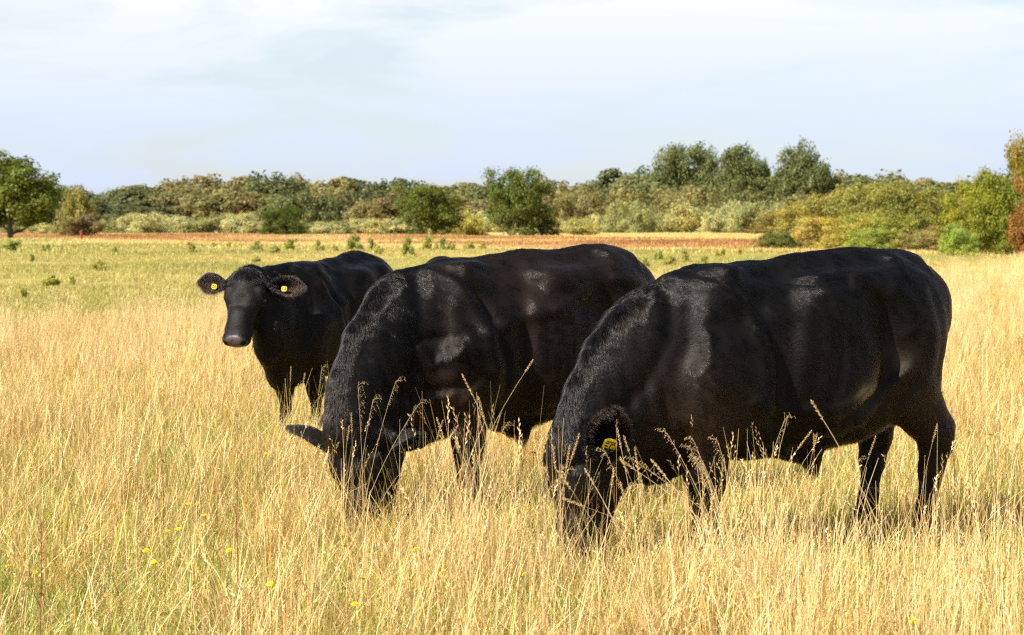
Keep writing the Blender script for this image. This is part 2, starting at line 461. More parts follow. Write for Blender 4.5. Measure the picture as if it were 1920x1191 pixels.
# materials of the animals
def coat_skin_mat():
    m, t, o = node_mat('black_hide')
    b = t.nodes.new('ShaderNodeBsdfPrincipled')
    at = t.nodes.new('ShaderNodeAttribute'); at.attribute_name = 'tint'
    n = t.nodes.new('ShaderNodeTexNoise'); n.inputs['Scale'].default_value = 90; n.inputs['Detail'].default_value = 4
    tcn = t.nodes.new('ShaderNodeTexCoord'); mpn = t.nodes.new('ShaderNodeMapping'); mpn.inputs['Scale'].default_value = (0.35, 1, 1.4)
    t.links.new(tcn.outputs['Object'], mpn.inputs[0]); t.links.new(mpn.outputs[0], n.inputs['Vector'])
    t.links.new(at.outputs['Color'], b.inputs['Base Color'])
    rr = t.nodes.new('ShaderNodeMapRange'); rr.inputs[3].default_value = 0.42; rr.inputs[4].default_value = 0.68
    t.links.new(n.outputs['Fac'], rr.inputs[0])
    mo = t.nodes.new('ShaderNodeAttribute'); mo.attribute_name = 'moist'
    rm = t.nodes.new('ShaderNodeMix'); t.links.new(mo.outputs['Fac'], rm.inputs['Factor']); t.links.new(rr.outputs[0], rm.inputs['A']); rm.inputs['B'].default_value = 0.28
    t.links.new(rm.outputs['Result'], b.inputs['Roughness'])
    sm_ = t.nodes.new('ShaderNodeMapRange'); sm_.inputs[3].default_value = 0.15; sm_.inputs[4].default_value = 0.6; t.links.new(mo.outputs['Fac'], sm_.inputs[0]); t.links.new(sm_.outputs[0], b.inputs['Specular IOR Level'])
    b.inputs['Specular IOR Level'].default_value = 0.15
    bp = t.nodes.new('ShaderNodeBump'); bp.inputs['Strength'].default_value = 0.5; bp.inputs['Distance'].default_value = 0.006
    t.links.new(n.outputs['Fac'], bp.inputs['Height']); t.links.new(bp.outputs[0], b.inputs['Normal'])
    t.links.new(b.outputs[0], o.inputs[0])
    return m

def fur_mat():
    m, t, o = node_mat('black_hair')
    b = t.nodes.new('ShaderNodeBsdfHairPrincipled')
    b.parametrization = 'COLOR'
    at = t.nodes.new('ShaderNodeAttribute'); at.attribute_name = 'tint'
    t.links.new(at.outputs['Color'], b.inputs['Color'])
    b.inputs['Roughness'].default_value = 0.19
    b.inputs['IOR'].default_value = 1.36
    b.inputs['Radial Roughness'].default_value = 0.35
    if 'Coat' in b.inputs: b.inputs['Coat'].default_value = 0.0
    if 'Random Roughness' in b.inputs: b.inputs['Random Roughness'].default_value = 0.3
    t.links.new(b.outputs[0], o.inputs[0])
    return m

M_HIDE = coat_skin_mat()
M_FUR = fur_mat()
M_EYE = simple_mat('wet_eye', (0.008, 0.006, 0.005), 0.07, 0.1, 5, 0.6)
M_TAG = simple_mat('yellow_plastic', (0.85, 0.66, 0.02), 0.4, 0.04, 40)
M_INK = simple_mat('black_ink', (0.02, 0.02, 0.02), 0.5, 0.05)
M_HOOF = simple_mat('horn_hoof', (0.045, 0.036, 0.03), 0.5, 0.3, 60)
M_NOSE = simple_mat('moist_nose', (0.085, 0.060, 0.056), 0.30, 0.25, 130, 0.55)

def curves_object(name, pts, tint, mat, parent, r0):
    """pts (N,K,3) -> one hair-curves object"""
    N, K, _ = pts.shape
    hc = bpy.data.hair_curves.new(name)
    hc.add_curves([K] * N)
    hc.attributes['position'].data.foreach_set('vector', pts.astype(np.float32).ravel())
    ra = hc.attributes.get('radius') or hc.attributes.new('radius', 'FLOAT', 'POINT')
    prof = np.linspace(1.0, 0.12, K) ** 0.7
    ra.data.foreach_set('value', (np.asarray(r0).reshape(-1, 1) * prof[None, :]).astype(np.float32).ravel())
    ca = hc.attributes.new('tint', 'FLOAT_COLOR', 'CURVE')
    c = np.ones((N, 4), np.float32); c[:, :3] = tint
    ca.data.foreach_set('color', c.ravel())
    hc.materials.append(mat)
    o = bpy.data.objects.new(name, hc); C.objects.link(o); o.parent = parent
    o['kind'] = 'stuff'
    return o

def sample_surface(V, Q, n, r):
    T = np.concatenate([Q[:, [0, 1, 2]], Q[:, [0, 2, 3]]])
    a, b, c = V[T[:, 0]], V[T[:, 1]], V[T[:, 2]]
    N = np.cross(b - a, c - a); A = np.linalg.norm(N, axis=1)
    cum = np.cumsum(A); f = np.searchsorted(cum, r.random(n) * cum[-1])
    f = np.minimum(f, len(T) - 1)
    u, v = r.random(n), r.random(n); s = u + v > 1; u[s], v[s] = 1 - u[s], 1 - v[s]
    p = a[f] + (b - a)[f] * u[:, None] + (c - a)[f] * v[:, None]
    return p, T[f], u, v

def vert_normals(V, Q):
    N = np.cross(V[Q[:, 2]] - V[Q[:, 0]], V[Q[:, 3]] - V[Q[:, 1]])
    out = np.zeros_like(V)
    for i in range(4): np.add.at(out, Q[:, i], N)
    return out / np.maximum(np.linalg.norm(out, axis=1, keepdims=True), 1e-9)

def smooth_verts(V, Q, it):
    E = np.concatenate([Q[:, [0, 1]], Q[:, [1, 2]], Q[:, [2, 3]], Q[:, [3, 0]]])
    for _ in range(it):
        s = np.zeros_like(V); c = np.zeros(len(V), np.float32)
        np.add.at(s, E[:, 0], V[E[:, 1]]); np.add.at(c, E[:, 0], 1)
        V = V * 0.4 + 0.6 * s / c[:, None]
    return V

def nrm(v): return v / np.maximum(np.linalg.norm(v, axis=-1, keepdims=True), 1e-9)

def build_cow(key, label, n_fur):
    p = POSES[key]
    r = np.random.default_rng(hash(key) % 1 + {'right': 11, 'middle': 12, 'left': 13}[key])
    F = body_field(p)
    V, Q = F.surface()
    V = smooth_verts(V, Q, 3)
    Nn = vert_normals(V, Q)
    seed = {'right': 1, 'middle': 2, 'left': 3}[key]
    O, X, Y, Z, sc = p['_H']
    hq = (V - O) / sc
    hx, hy, hz = hq @ X, hq @ Y / p['head'].get('wide', 1.0), hq @ Z
    is_head = (hx > -0.08) & (np.abs(hy) < 0.2) & (hz > -0.33) & (hz < 0.12) & (np.linalg.norm(hq, axis=1) < 0.62)
    # uneven muscle and loose skin: low swellings, and folds across the neck
    amp = np.where(is_head, 0.0025, 0.014)
    dz = vnoise(V * [1, 1, 1], 3.1, seed) * amp + vnoise(V, 7.5, seed + 5) * amp * 0.45 + vnoise(V * [1.0, 1, .35], 17, seed + 9) * amp * 0.18
    neckw = np.clip((V[:, 0] - 0.62) / 0.15, 0, 1) * np.clip((1.15 - V[:, 0]) / 0.15, 0, 1) * np.where(is_head, 0, 1) * np.clip((0.95 - V[:, 2]) / 0.3, 0, 1)
    fold = np.sin((V[:, 0] * 0.9 + V[:, 2] * -0.12) * 95 + vnoise(V, 5, seed + 3) * 2.6)
    dz += fold * 0.005 * neckw
    # rib and flank dimpling
    ribw = np.clip((V[:, 0] + 0.2) / 0.15, 0, 1) * np.clip((0.3 - V[:, 0]) / 0.1, 0, 1) * np.clip((1.15 - V[:, 2]) / .1, 0, 1)
    dz += np.sin(V[:, 0] * 58 + V[:, 2] * 9 + vnoise(V, 3, seed) * 1.5) * 0.0022 * ribw
    dz += stroke_disp(key, V, Nn) * np.where(is_head, 0, 1)
    V = (V + Nn * dz[:, None]).astype(np.float32)
    Nn = vert_normals(V, Q)
    # colours: black, sun-browned hair low on flank, legs and underside
    base = np.array([0.0038, 0.0027, 0.0022]); brown = np.array([0.040, 0.022, 0.013]); dust = np.array([0.34, 0.26, 0.14])
    def tint_at(P):
        hqp = (P - O) / sc
        b = np.clip(vnoise(P, 2.2, seed + 20) * 0.9 + 0.15, 0, 1) * 0.40
        b += np.exp(-((P[:, 0] + 0.52) / 0.16) ** 2 - ((P[:, 2] - 0.70) / 0.20) ** 2) * 0.65
        b += np.exp(-((P[:, 0] - 0.62) / 0.16) ** 2 - ((P[:, 2] - 0.62) / 0.14) ** 2) * 0.4
        if key == 'middle': b += np.clip((0.5 - P[:, 0]) / 1.0, 0, 1) * 0.25
        if key == 'left': b *= 0.35
        c = base + (brown - base) * np.clip(b, 0, 1)[:, None]
        if key == 'right':
            d = np.exp(-((P[:, 0] + 0.14) / 0.15) ** 2 - ((P[:, 2] - 0.77 + (P[:, 0] + 0.14) * 0.75) / 0.06) ** 2) * np.clip(0.35 + 1.2 * vnoise(P, 9, 4), 0, 1)
            c = c + (dust - c) * np.clip(d * 0.9, 0, 1)[:, None]
        return c
    ct = tint_at(V)
    ell = ((hz + 0.072) / 0.050) ** 2 + (hy / 0.078) ** 2
    pad = np.clip((hx - 0.468) / 0.014, 0, 1) * np.clip((1.12 - ell) / 0.25, 0, 1) * is_head
    for s in (1, -1):
        pad = pad * np.clip((np.sqrt((hx - .518) ** 2 + (hy - s * .058) ** 2 + (hz + .060) ** 2) - 0.018) / 0.008, 0, 1)
    hoof = V[:, 2] < 0.055
    me = mesh_np('cow', V, quads=Q)
    pc = np.array([0.100, 0.072, 0.068]) * (0.75 + 0.35 * np.clip(vnoise(V, 60, 2), -1, 1))[:, None]
    attr_col(me, 'tint', ct * 0.7 * (1 - pad[:, None]) + pc * pad[:, None])
    attr_float(me, 'moist', pad)
    me.materials.append(M_HIDE); me.materials.append(M_NOSE); me.materials.append(M_HOOF)
    mi = np.zeros(len(Q), np.int32)
    mi[hoof[Q].all(1)] = 2
    me.polygons.foreach_set('material_index', mi)
    cow = link('cow', me)
    cow.location = (*p['loc'], 0); cow.rotation_euler = (0, 0, math.radians(p['th']))
    s_ = p.get('scale', 1.0); cow.scale = (s_, s_, s_)
    tag(cow, label, 'cow', 'black cattle in the dry meadow')
    # eyes
    for s in (1, -1):
        bm_v, bm_q = sphere_np(0.0205 * sc, 14, 10)
        eo = link('eye', mesh_np('eye', bm_v + head_pt(p, 0.172, s * 0.115 * p['head'].get('wide', 1.0), -0.070), quads=bm_q), M_EYE, cow)
    # ears with their tags
    ear_geo = []
    for (d, n), s in zip(p['ears'], (1, -1)):
        ev, eq = ear_mesh(p['ear_len'][0 if s > 0 else 1], p.get('ear_w', 0.066))
        if s < 0: ev = ev * [1, -1, 1]; eq = eq[:, ::-1]
        ex = nrm(X * d[0] + Y * d[1] + Z * d[2]); en = X * n[0] + Y * n[1] + Z * n[2]; en = nrm(en - ex * (en @ ex)); ey = np.cross(en, ex)
        R = np.stack([ex, ey, en])
        root = head_pt(p, 0.045, s * 0.135 * p['head'].get('wide', 1.0), -0.08)
        evw = (ev * sc) @ R + root
        me_e = mesh_np('ear', evw, quads=eq)
        attr_col(me_e, 'tint', np.tile(np.array([[0.008, 0.006, 0.005]]), (len(evw), 1)))
        eo = link('ear', me_e, M_HIDE, cow)
        ear_geo.append((evw.astype(np.float32), eq, ex, en))
        # ear tag: a bevelled plate through the middle of the ear, printed
        if not p.get('tags', (1, 1))[0 if s > 0 else 1]: continue
        ts = p.get('tag_s', 1.0) * sc; tv, tq = plate_np(0.056 * ts, 0.050 * ts, 0.004)
        tR = np.stack([ex, ey, en])
        off = root + ex * p.get('tag_at', 0.10) * sc + en * (0.016 * sc) + (ey if ey[2] < 0 else -ey) * (0.022 * sc)
        tg = link('ear_tag', mesh_np('ear_tag', tv @ tR + off, quads=tq, smooth=False), M_TAG, eo)
        iv, iq = [], []
        for (x0, y0, x1, y1) in ((-.017, -.018, -.012, .018), (-.017, -.004, .004, .000), (.006, -.018, .011, -.002), (.006, .004, .011, .018), (-.006, .006, .000, .018), (.014, -.018, .018, .016)):
            b_v, b_q = plate_np((x1 - x0) * ts, (y1 - y0) * ts, 0.0016)
            c0 = np.array([(x0 + x1) / 2 * ts, (y0 + y1) / 2 * ts, 0.0026])
            iq.append(b_q + len(iv) * len(b_v)); iv.append(b_v + c0)
        link('tag_print', mesh_np('tag_print', np.concatenate(iv) @ tR + off, quads=np.concatenate(iq), smooth=False), M_INK, tg)
    # tail: skinned rope with a switch
    tl = p['tail']
    tv, tq = tube_np(tl['pts'], tl['r'])
    me_t = mesh_np('tail', tv, quads=tq); attr_col(me_t, 'tint', np.tile(base[None], (len(tv), 1)))
    to = link('tail', me_t, M_HIDE, cow)
    if not FUR: return cow

    # ---------------- coat
    Vc = V
    P, T, u, v = sample_surface(Vc, Q, n_fur, r)
    w3 = np.stack([1 - u - v, u, v], 1)
    N = nrm((Nn[T] * w3[:, :, None]).sum(1))
    hq = (P - O) / sc; hx, hy, hz = hq @ X, hq @ Y / p['head'].get('wide', 1.0), hq @ Z
    head = (hx > -0.06) & (np.abs(hy) < 0.2) & (hz > -0.3) & (np.linalg.norm(hq, axis=1) < 0.62)
    keep = ~(head & (hx > 0.472) & ((((hz + 0.072) / 0.050) ** 2 + (hy / 0.078) ** 2) < r.uniform(0.85, 1.1, len(P)))) & (P[:, 2] > 0.05)
    eyeL = np.linalg.norm(hq - (X * 0 + np.array([0, 0, 0])) , axis=1)
    for s in (1, -1):
        q = np.sqrt((hx - .172) ** 2 + (hy - s * .125) ** 2 + (hz + .068) ** 2); keep &= q > 0.024
    P, N, hx, hy, hz, head = P[keep], N[keep], hx[keep], hy[keep], hz[keep], head[keep]
    n = len(P)
    # lay of the hair: backwards and down; down the legs; along the face
    D = np.tile(np.array([-0.75, 0, -0.65]), (n, 1))
    low = np.clip((0.62 - P[:, 2]) / 0.2, 0, 1)[:, None]
    D = D * (1 - low) + np.array([-0.15, 0, -1.0]) * low
    nk = np.clip((P[:, 0] - 0.55) / 0.3, 0, 1)[:, None] * np.where(head, 0, 1)[:, None]
    D = D * (1 - nk) + np.array([-0.25, 0, -0.95]) * nk * 0.7 + np.array([-0.55, 0, 0.1]) * nk * 0.3
    top = np.clip((N[:, 2] - 0.75) / 0.2, 0, 1)[:, None] * np.where(head, 0, 1)[:, None]
    D = D * (1 - top) + np.array([-0.95, 0, 0.05]) * top
    hw = np.clip((hx + 0.05) / 0.12, 0, 1)[:, None] * head[:, None]
    D = D * (1 - hw) + (X * 0.9) * hw
    swirl = np.stack([vnoise(P, 2.6, seed + 31), vnoise(P, 2.6, seed + 32), vnoise(P, 2.6, seed + 33)], 1)
    Pw = np.stack([(P[:, 0] * -.75 + P[:, 2] * -.65) * 0.35, P[:, 1], P[:, 0] * .65 - P[:, 2] * .75], 1)     # locks run along the lay
    wisp = np.stack([vnoise(Pw, 34, seed + 34), vnoise(Pw, 34, seed + 35), vnoise(Pw, 34, seed + 36)], 1)
    D = D + swirl * 0.30 + wisp * 0.20 + r.normal(0, 0.02, (n, 3))
    D = D - N * (D * N).sum(1, keepdims=True)
    D = nrm(D)
    Lh = np.full(n, 0.022) * s_inv(s_)
    crest = np.clip((N[:, 2] - 0.45) / 0.4, 0, 1) * np.clip((0.05 - np.abs(P[:, 1] - 0.0)) / 0.03, 0, 1) * (P[:, 2] > 0.5)
    Lh = Lh + crest * 0.016 * (~head)
    crestn = np.clip((P[:, 0] - 0.72) / 0.15, 0, 1) * np.clip((N[:, 0] * 0.8 + N[:, 2] * 0.6 - 0.55) / 0.3, 0, 1) * (~head)
    Lh = Lh + crestn * 0.018
    poll = np.exp(-((hx - 0.0) / 0.06) ** 2 - (np.maximum(-hz - 0.05, 0) / 0.05) ** 2 - (hy / 0.13) ** 4)
    Lh = Lh + poll * (0.045 if key != 'left' else 0.034)
    under = np.clip((-N[:, 2] - 0.5) / 0.4, 0, 1) * (P[:, 2] > 0.3) * (~head)
    Lh = Lh + under * 0.014
    fw = np.clip((hx - 0.02) / 0.1, 0, 1) * head
    Lh = Lh * (1 - fw) + (0.012 if key != 'right' else 0.020) * fw
    Lh[(P[:, 2] < 0.4) & ~head] = 0.014
    if p.get('sheath'):
        sh = np.exp(-((P[:, 0] - p['sheath'][0]) / 0.05) ** 2 - ((P[:, 2] - p['sheath'][1] - .02) / 0.05) ** 2)
        Lh = Lh + sh * 0.045
    Lh = Lh * r.uniform(0.65, 1.25, n)
    lift = 0.15 + 0.08 * vnoise(Pw, 20, seed + 40) + r.normal(0, 0.03, n) + crest * 0.25 + poll * 0.45 + crestn * 0.3
    lift = np.clip(lift, 0.05, 1.3)
    G = np.array([0, 0, -1.0])
    K = 4
    pts = np.zeros((n, K, 3), np.float32)
    for i in range(K):
        t = i / (K - 1)
        pts[:, i] = P + D * (Lh * t)[:, None] * np.cos(lift * (1 - 0.45 * t))[:, None] + N * (Lh * np.sin(lift * (1 - 0.45 * t)) * t - 0.001)[:, None] \
                    + G * (np.maximum(Lh - 0.022, 0) * 0.5 * t * t)[:, None] + wisp * (Lh * 0.14 * t * t)[:, None]
    tn = tint_at(P) * r.uniform(0.8, 1.25, (n, 1))
    curves_object('coat', pts, tn, M_FUR, cow, 0.00085 * r.uniform(.7, 1.3, n))
    # hair on the ears: dense fringe
    for k_, (ev, eq, ex, en) in enumerate(ear_geo):
        Pe, T, u, v = sample_surface(ev, eq, 5200, r)
        Ne = vert_normals(ev, eq); w3 = np.stack([1 - u - v, u, v], 1); Ne = nrm((Ne[T] * w3[:, :, None]).sum(1))
        ne = len(Pe)
        long_ = {'right': 0.040, 'middle': 0.018, 'left': 0.026}[key]
        t_ = ((Pe - head_pt(p, 0.045, (1 if k_ == 0 else -1) * 0.135, -0.08)) @ ex) / (0.2 * sc)
        De = nrm(ex[None] * 0.9 + Ne * 0.5 + r.normal(0, 0.28, (ne, 3)) + np.array([0, 0, -0.25]))
        le = long_ * r.uniform(0.5, 1.1, ne)
        pe = np.stack([Pe + De * (le * t)[:, None] + G * (le * .35 * t * t)[:, None] for t in (0, .33, .67, 1)], 1)
        tb = np.where((t_ > 0.6)[:, None] & (key != 'middle'), np.array([[0.040, 0.022, 0.014]]), np.array([[0.008, 0.006, 0.005]])) * r.uniform(.5, 1.4, (ne, 1))
        # keep the long fringe off the face of the tag
        curves_object('ear_hair', pe.astype(np.float32), tb, M_FUR, cow, np.full(ne, 0.0007))
    # tail switch
    end = np.array(tl['pts'][-1]); prv = np.array(tl['pts'][-3])
    nt_ = 900
    st = end + (prv - end) * r.random((nt_, 1)) + r.normal(0, 0.012, (nt_, 3))
    le = r.uniform(0.10, 0.20, nt_); dd = nrm(np.array([0, 0, -1.0]) + r.normal(0, 0.11, (nt_, 3)))
    pe = np.stack([st + dd * (le * t)[:, None] + r.normal(0, 0.006, (nt_, 3)) * t for t in (0, .33, .67, 1)], 1)
    curves_object('tail_switch', pe.astype(np.float32), np.tile(base[None], (nt_, 1)), M_FUR, to, np.full(nt_, 0.0011))
    return cow

def s_inv(s): return 1.0 / s

def sphere_np(r, nu=12, nv=8):
    V = []; Q = []
    for j in range(nv + 1):
        th = math.pi * (0.02 + 0.96 * j / nv)
        for i in range(nu):
            a = 2 * math.pi * i / nu
            V.append((r * math.sin(th) * math.cos(a), r * math.sin(th) * math.sin(a), r * math.cos(th)))
    for j in range(nv):
        for i in range(nu):
            Q.append((j * nu + i, (j + 1) * nu + i, (j + 1) * nu + (i + 1) % nu, j * nu + (i + 1) % nu))
    return np.array(V, np.float32), np.array(Q)

def plate_np(a, b, t):
    """thin plate with clipped corners, a x b x t, centred, lying in xy"""
    c = min(a, b) * 0.22
    ring = [(-a / 2 + c, -b / 2), (a / 2 - c, -b / 2), (a / 2, -b / 2 + c), (a / 2, b / 2 - c), (a / 2 - c, b / 2), (-a / 2 + c, b / 2), (-a / 2, b / 2 - c), (-a / 2, -b / 2 + c)]
    V = [(x, y, -t / 2) for x, y in ring] + [(x, y, t / 2) for x, y in ring]
    Q = [(i, (i + 1) % 8, 8 + (i + 1) % 8, 8 + i) for i in range(8)]
    for o, fl in ((8, False), (0, True)):
        for q in ((0, 1, 2, 7), (7, 2, 3, 6), (6, 3, 4, 5)):
            q = tuple(o + k for k in q)
            Q.append(q[::-1] if fl else q)
    return np.array(V, np.float32), np.array(Q)

def tube_np(pts, rad, n=10):
    pts = np.array(pts, float); rad = np.array(rad, float)
    V, Q = [], []
    up = np.array([0.3, 1, 0.2])
    for i in range(len(pts)):
        d = nrm(pts[min(i + 1, len(pts) - 1)] - pts[max(i - 1, 0)])
        a = nrm(np.cross(d, up)); b = np.cross(d, a)
        for k in range(n):
            th = 2 * math.pi * k / n
            V.append(pts[i] + rad[i] * (a * math.cos(th) + b * math.sin(th)))
    for i in range(len(pts) - 1):
        for k in range(n):
            Q.append((i * n + k, i * n + (k + 1) % n, (i + 1) * n + (k + 1) % n, (i + 1) * n + k))
    return np.array(V, np.float32), np.array(Q)

POSES['right']['tail'] = dict(pts=[(-0.66, 0, 1.27), (-0.735, 0, 1.17), (-0.755, -.02, 1.0), (-0.765, -.02, .82), (-0.765, -.02, .70), (-.765, -.02, .62), (-.765, -.02, .56)], r=[.05, .038, .030, .024, .02, .018, .012])
POSES['middle']['tail'] = dict(pts=[(-0.66, 0, 1.27), (-0.735, 0, 1.17), (-0.755, 0, 1.0), (-0.745, 0, .82), (-0.72, 0, .66), (-.70, 0, .60), (-.68, 0, .54)], r=[.05, .038, .030, .024, .02, .018, .012])
POSES['left']['tail'] = dict(pts=[(-0.66, 0, 1.27), (-0.735, 0, 1.17), (-0.76, 0, 1.0), (-0.75, -.02, .82), (-0.72, -.12, .66), (-.68, -.22, .52), (-.66, -.26, .42)], r=[.05, .038, .030, .024, .02, .018, .012])

# ------------------------------------------------------------------ the three cattle
COW_LABELS = {
 'left': 'black cow furthest left with raised head, facing the camera, yellow tag in each ear',
 'middle': 'glossy black bullock grazing in the middle, untagged, one ear sticking out',
 'right': 'large black bullock grazing at the right, shaggy poll, yellow ear tag, dusty flank',
}
def build_cattle():
    build_cow('right', COW_LABELS['right'], 260000)
    build_cow('middle', COW_LABELS['middle'], 220000)
    build_cow('left', COW_LABELS['left'], 110000)

# ------------------------------------------------------------------ ground
def field_group():
    g = bpy.data.node_groups.new('field_zones', 'ShaderNodeTree')
    g.interface.new_socket('Green', in_out='OUTPUT', socket_type='NodeSocketFloat')
    g.interface.new_socket('Rust', in_out='OUTPUT', socket_type='NodeSocketFloat')
    g.interface.new_socket('Patch', in_out='OUTPUT', socket_type='NodeSocketFloat')
    N, Lk = g.nodes, g.links
    go = N.new('NodeGroupOutput')
    geo = N.new('ShaderNodeNewGeometry'); sep = N.new('ShaderNodeSeparateXYZ'); Lk.new(geo.outputs['Position'], sep.inputs[0])
    def noise(scale, det, sx=1, sy=1):
        m = N.new('ShaderNodeMapping'); m.inputs['Scale'].default_value = (sx, sy, 0.0); Lk.new(geo.outputs['Position'], m.inputs[0])
        n = N.new('ShaderNodeTexNoise'); n.inputs['Scale'].default_value = scale; n.inputs['Detail'].default_value = det
        Lk.new(m.outputs[0], n.inputs['Vector']); return n.outputs['Fac']
    def math_(op, a, b):
        n = N.new('ShaderNodeMath'); n.operation = op
        for i, v in enumerate((a, b)):
            if isinstance(v, (int, float)): n.inputs[i].default_value = v
            else: Lk.new(v, n.inputs[i])
        return n.outputs[0]
    def rise(a, b, soft, wob, nz):
        # (y - a - b x + wobble) -> smoothstep
        d = math_('SUBTRACT', sep.outputs['Y'], math_('ADD', math_('MULTIPLY', sep.outputs['X'], b), a))
        d = math_('ADD', d, math_('MULTIPLY', math_('SUBTRACT', nz, 0.5), wob))
        m = N.new('ShaderNodeMapRange'); m.interpolation_type = 'SMOOTHSTEP'
        m.inputs[1].default_value = -soft; m.inputs[2].default_value = soft
        Lk.new(d, m.inputs[0]); return m.outputs[0]
    big = noise(0.06, 3); mid = noise(0.35, 4); fine = noise(1.6, 4)
    A = rise(41, 1.7, 3.0, 16, big)
    B = rise(116, -1.24, 7, 40, big)
    B3 = rise(138, -1.5, 7, 40, big)
    C1 = rise(300, -1.78, 12, 60, big)
    C2 = rise(254, -4.2, 8, 50, big)
    Cc = math_('MAXIMUM', C1, C2)
    rust = math_('MULTIPLY', B3, math_('SUBTRACT', 1.0, Cc))
    rp = N.new('ShaderNodeMapRange'); rp.inputs[1].default_value = 0.32; rp.inputs[2].default_value = 0.56; rp.inputs[4].default_value = 0.9
    Lk.new(noise(0.05, 5, 0.6, 1.0), rp.inputs[0])
    rust = math_('MULTIPLY', rust, rp.outputs[0])
    gz = math_('MULTIPLY', A, math_('SUBTRACT', 1.0, B))
    gp = N.new('ShaderNodeMapRange'); gp.inputs[1].default_value = 0.35; gp.inputs[2].default_value = 0.62
    Lk.new(noise(0.10, 5, 0.5, 1.0), gp.inputs[0])
    gz = math_('MULTIPLY', gz, math_('ADD', math_('MULTIPLY', gp.outputs[0], 0.55), 0.45))
    pp = N.new('ShaderNodeMapRange'); pp.inputs[1].default_value = 0.36; pp.inputs[2].default_value = 0.56
    Lk.new(mid, pp.inputs[0])
    nf = N.new('ShaderNodeMapRange'); nf.inputs[1].default_value = 14; nf.inputs[2].default_value = 21; nf.inputs[3].default_value = 1.0; nf.inputs[4].default_value = 0.22
    Lk.new(sep.outputs['Y'], nf.inputs[0])       # taller, drier grass beyond the grazed foreground
    Lk.new(gz, go.inputs['Green']); Lk.new(rust, go.inputs['Rust']); Lk.new(math_('MULTIPLY', pp.outputs[0], nf.outputs[0]), go.inputs['Patch'])
    return g
FIELD = field_group()

def mixrgb(t, fac, a, b, blend='MIX'):
    m = t.nodes.new('ShaderNodeMix'); m.data_type = 'RGBA'; m.blend_type = blend
    for s, v in (('Factor', fac), ('A', a), ('B', b)):
        if isinstance(v, (int, float)): m.inputs[s].default_value = v
        elif isinstance(v, tuple): m.inputs[s].default_value = v + (1,) if len(v) == 3 else v
        else: t.links.new(v, m.inputs[s])
    return m.outputs['Result']

def ground_mat():
    m, t, o = node_mat('meadow_soil')
    b = t.nodes.new('ShaderNodeBsdfPrincipled'); b.inputs['Roughness'].default_value = 0.95; b.inputs['Specular IOR Level'].default_value = 0.1
    z = t.nodes.new('ShaderNodeGroup'); z.node_tree = FIELD
    geo = t.nodes.new('ShaderNodeNewGeometry')
    n = t.nodes.new('ShaderNodeTexNoise'); n.inputs['Scale'].default_value = 9; n.inputs['Detail'].default_value = 8; n.inputs['Roughness'].default_value = 0.75
    t.links.new(geo.outputs['Position'], n.inputs['Vector'])
    n2 = t.nodes.new('ShaderNodeTexNoise'); n2.inputs['Scale'].default_value = 0.5; n2.inputs['Detail'].default_value = 10; n2.inputs['Roughness'].default_value = 0.8
    t.links.new(geo.outputs['Position'], n2.inputs['Vector'])
    c = mixrgb(t, n.outputs['Fac'], (0.10, 0.085, 0.03), (0.30, 0.23, 0.09))
    far = mixrgb(t, n2.outputs['Fac'], (0.44, 0.32, 0.12), (0.66, 0.49, 0.22))
    cp = t.nodes.new('ShaderNodeSeparateXYZ'); t.links.new(geo.outputs['Position'], cp.inputs[0])
    mr = t.nodes.new('ShaderNodeMapRange'); mr.inputs[1].default_value = 22; mr.inputs[2].default_value = 60; t.links.new(cp.outputs['Y'], mr.inputs[0])
    c = mixrgb(t, mr.outputs[0], c, far)
    c = mixrgb(t, z.outputs['Green'], c, mixrgb(t, n2.outputs['Fac'], (0.22, 0.225, 0.045), (0.42, 0.35, 0.09)))
    c = mixrgb(t, z.outputs['Rust'], c, mixrgb(t, n2.outputs['Fac'], (0.25, 0.085, 0.025), (0.46, 0.20, 0.06)))
    t.links.new(c, b.inputs['Base Color'])
    bp = t.nodes.new('ShaderNodeBump'); bp.inputs['Strength'].default_value = 0.6; bp.inputs['Distance'].default_value = 0.05
    t.links.new(n.outputs['Fac'], bp.inputs['Height']); t.links.new(bp.outputs[0], b.inputs['Normal'])
    t.links.new(b.outputs[0], o.inputs[0])
    return m

def ground_z(x, y):
    x = np.asarray(x, float); y = np.asarray(y, float)
    P = np.stack([x, y, x * 0], -1).reshape(-1, 3)
    f = np.clip((np.hypot(P[:, 0], P[:, 1]) - 18) / 40, 0, 1)
    z = vnoise(P, 0.045, 3) * 0.22 * f + vnoise(P, 0.18, 4) * 0.05 * f + vnoise(P, 0.6, 5) * 0.012
    return z.reshape(x.shape)

def build_ground():
    ys = np.concatenate([-np.geomspace(3000, 2, 24), np.linspace(-1.5, 3, 6), np.geomspace(3.3, 6000, 260)])
    xs = np.concatenate([-np.geomspace(6000, 1, 110), [0], np.geomspace(1, 6000, 110)])
    X, Y = np.meshgrid(xs, ys)
    Z = ground_z(X, Y)
    V = np.stack([X, Y, Z], -1).reshape(-1, 3)
    i, j = np.meshgrid(np.arange(len(ys) - 1), np.arange(len(xs) - 1), indexing='ij')
    a = (i * len(xs) + j).ravel()
    Q = np.stack([a, a + 1, a + 1 + len(xs), a + len(xs)], 1)
    o = link('ground', mesh_np('ground', V, quads=Q), ground_mat())
    o['kind'] = 'structure'

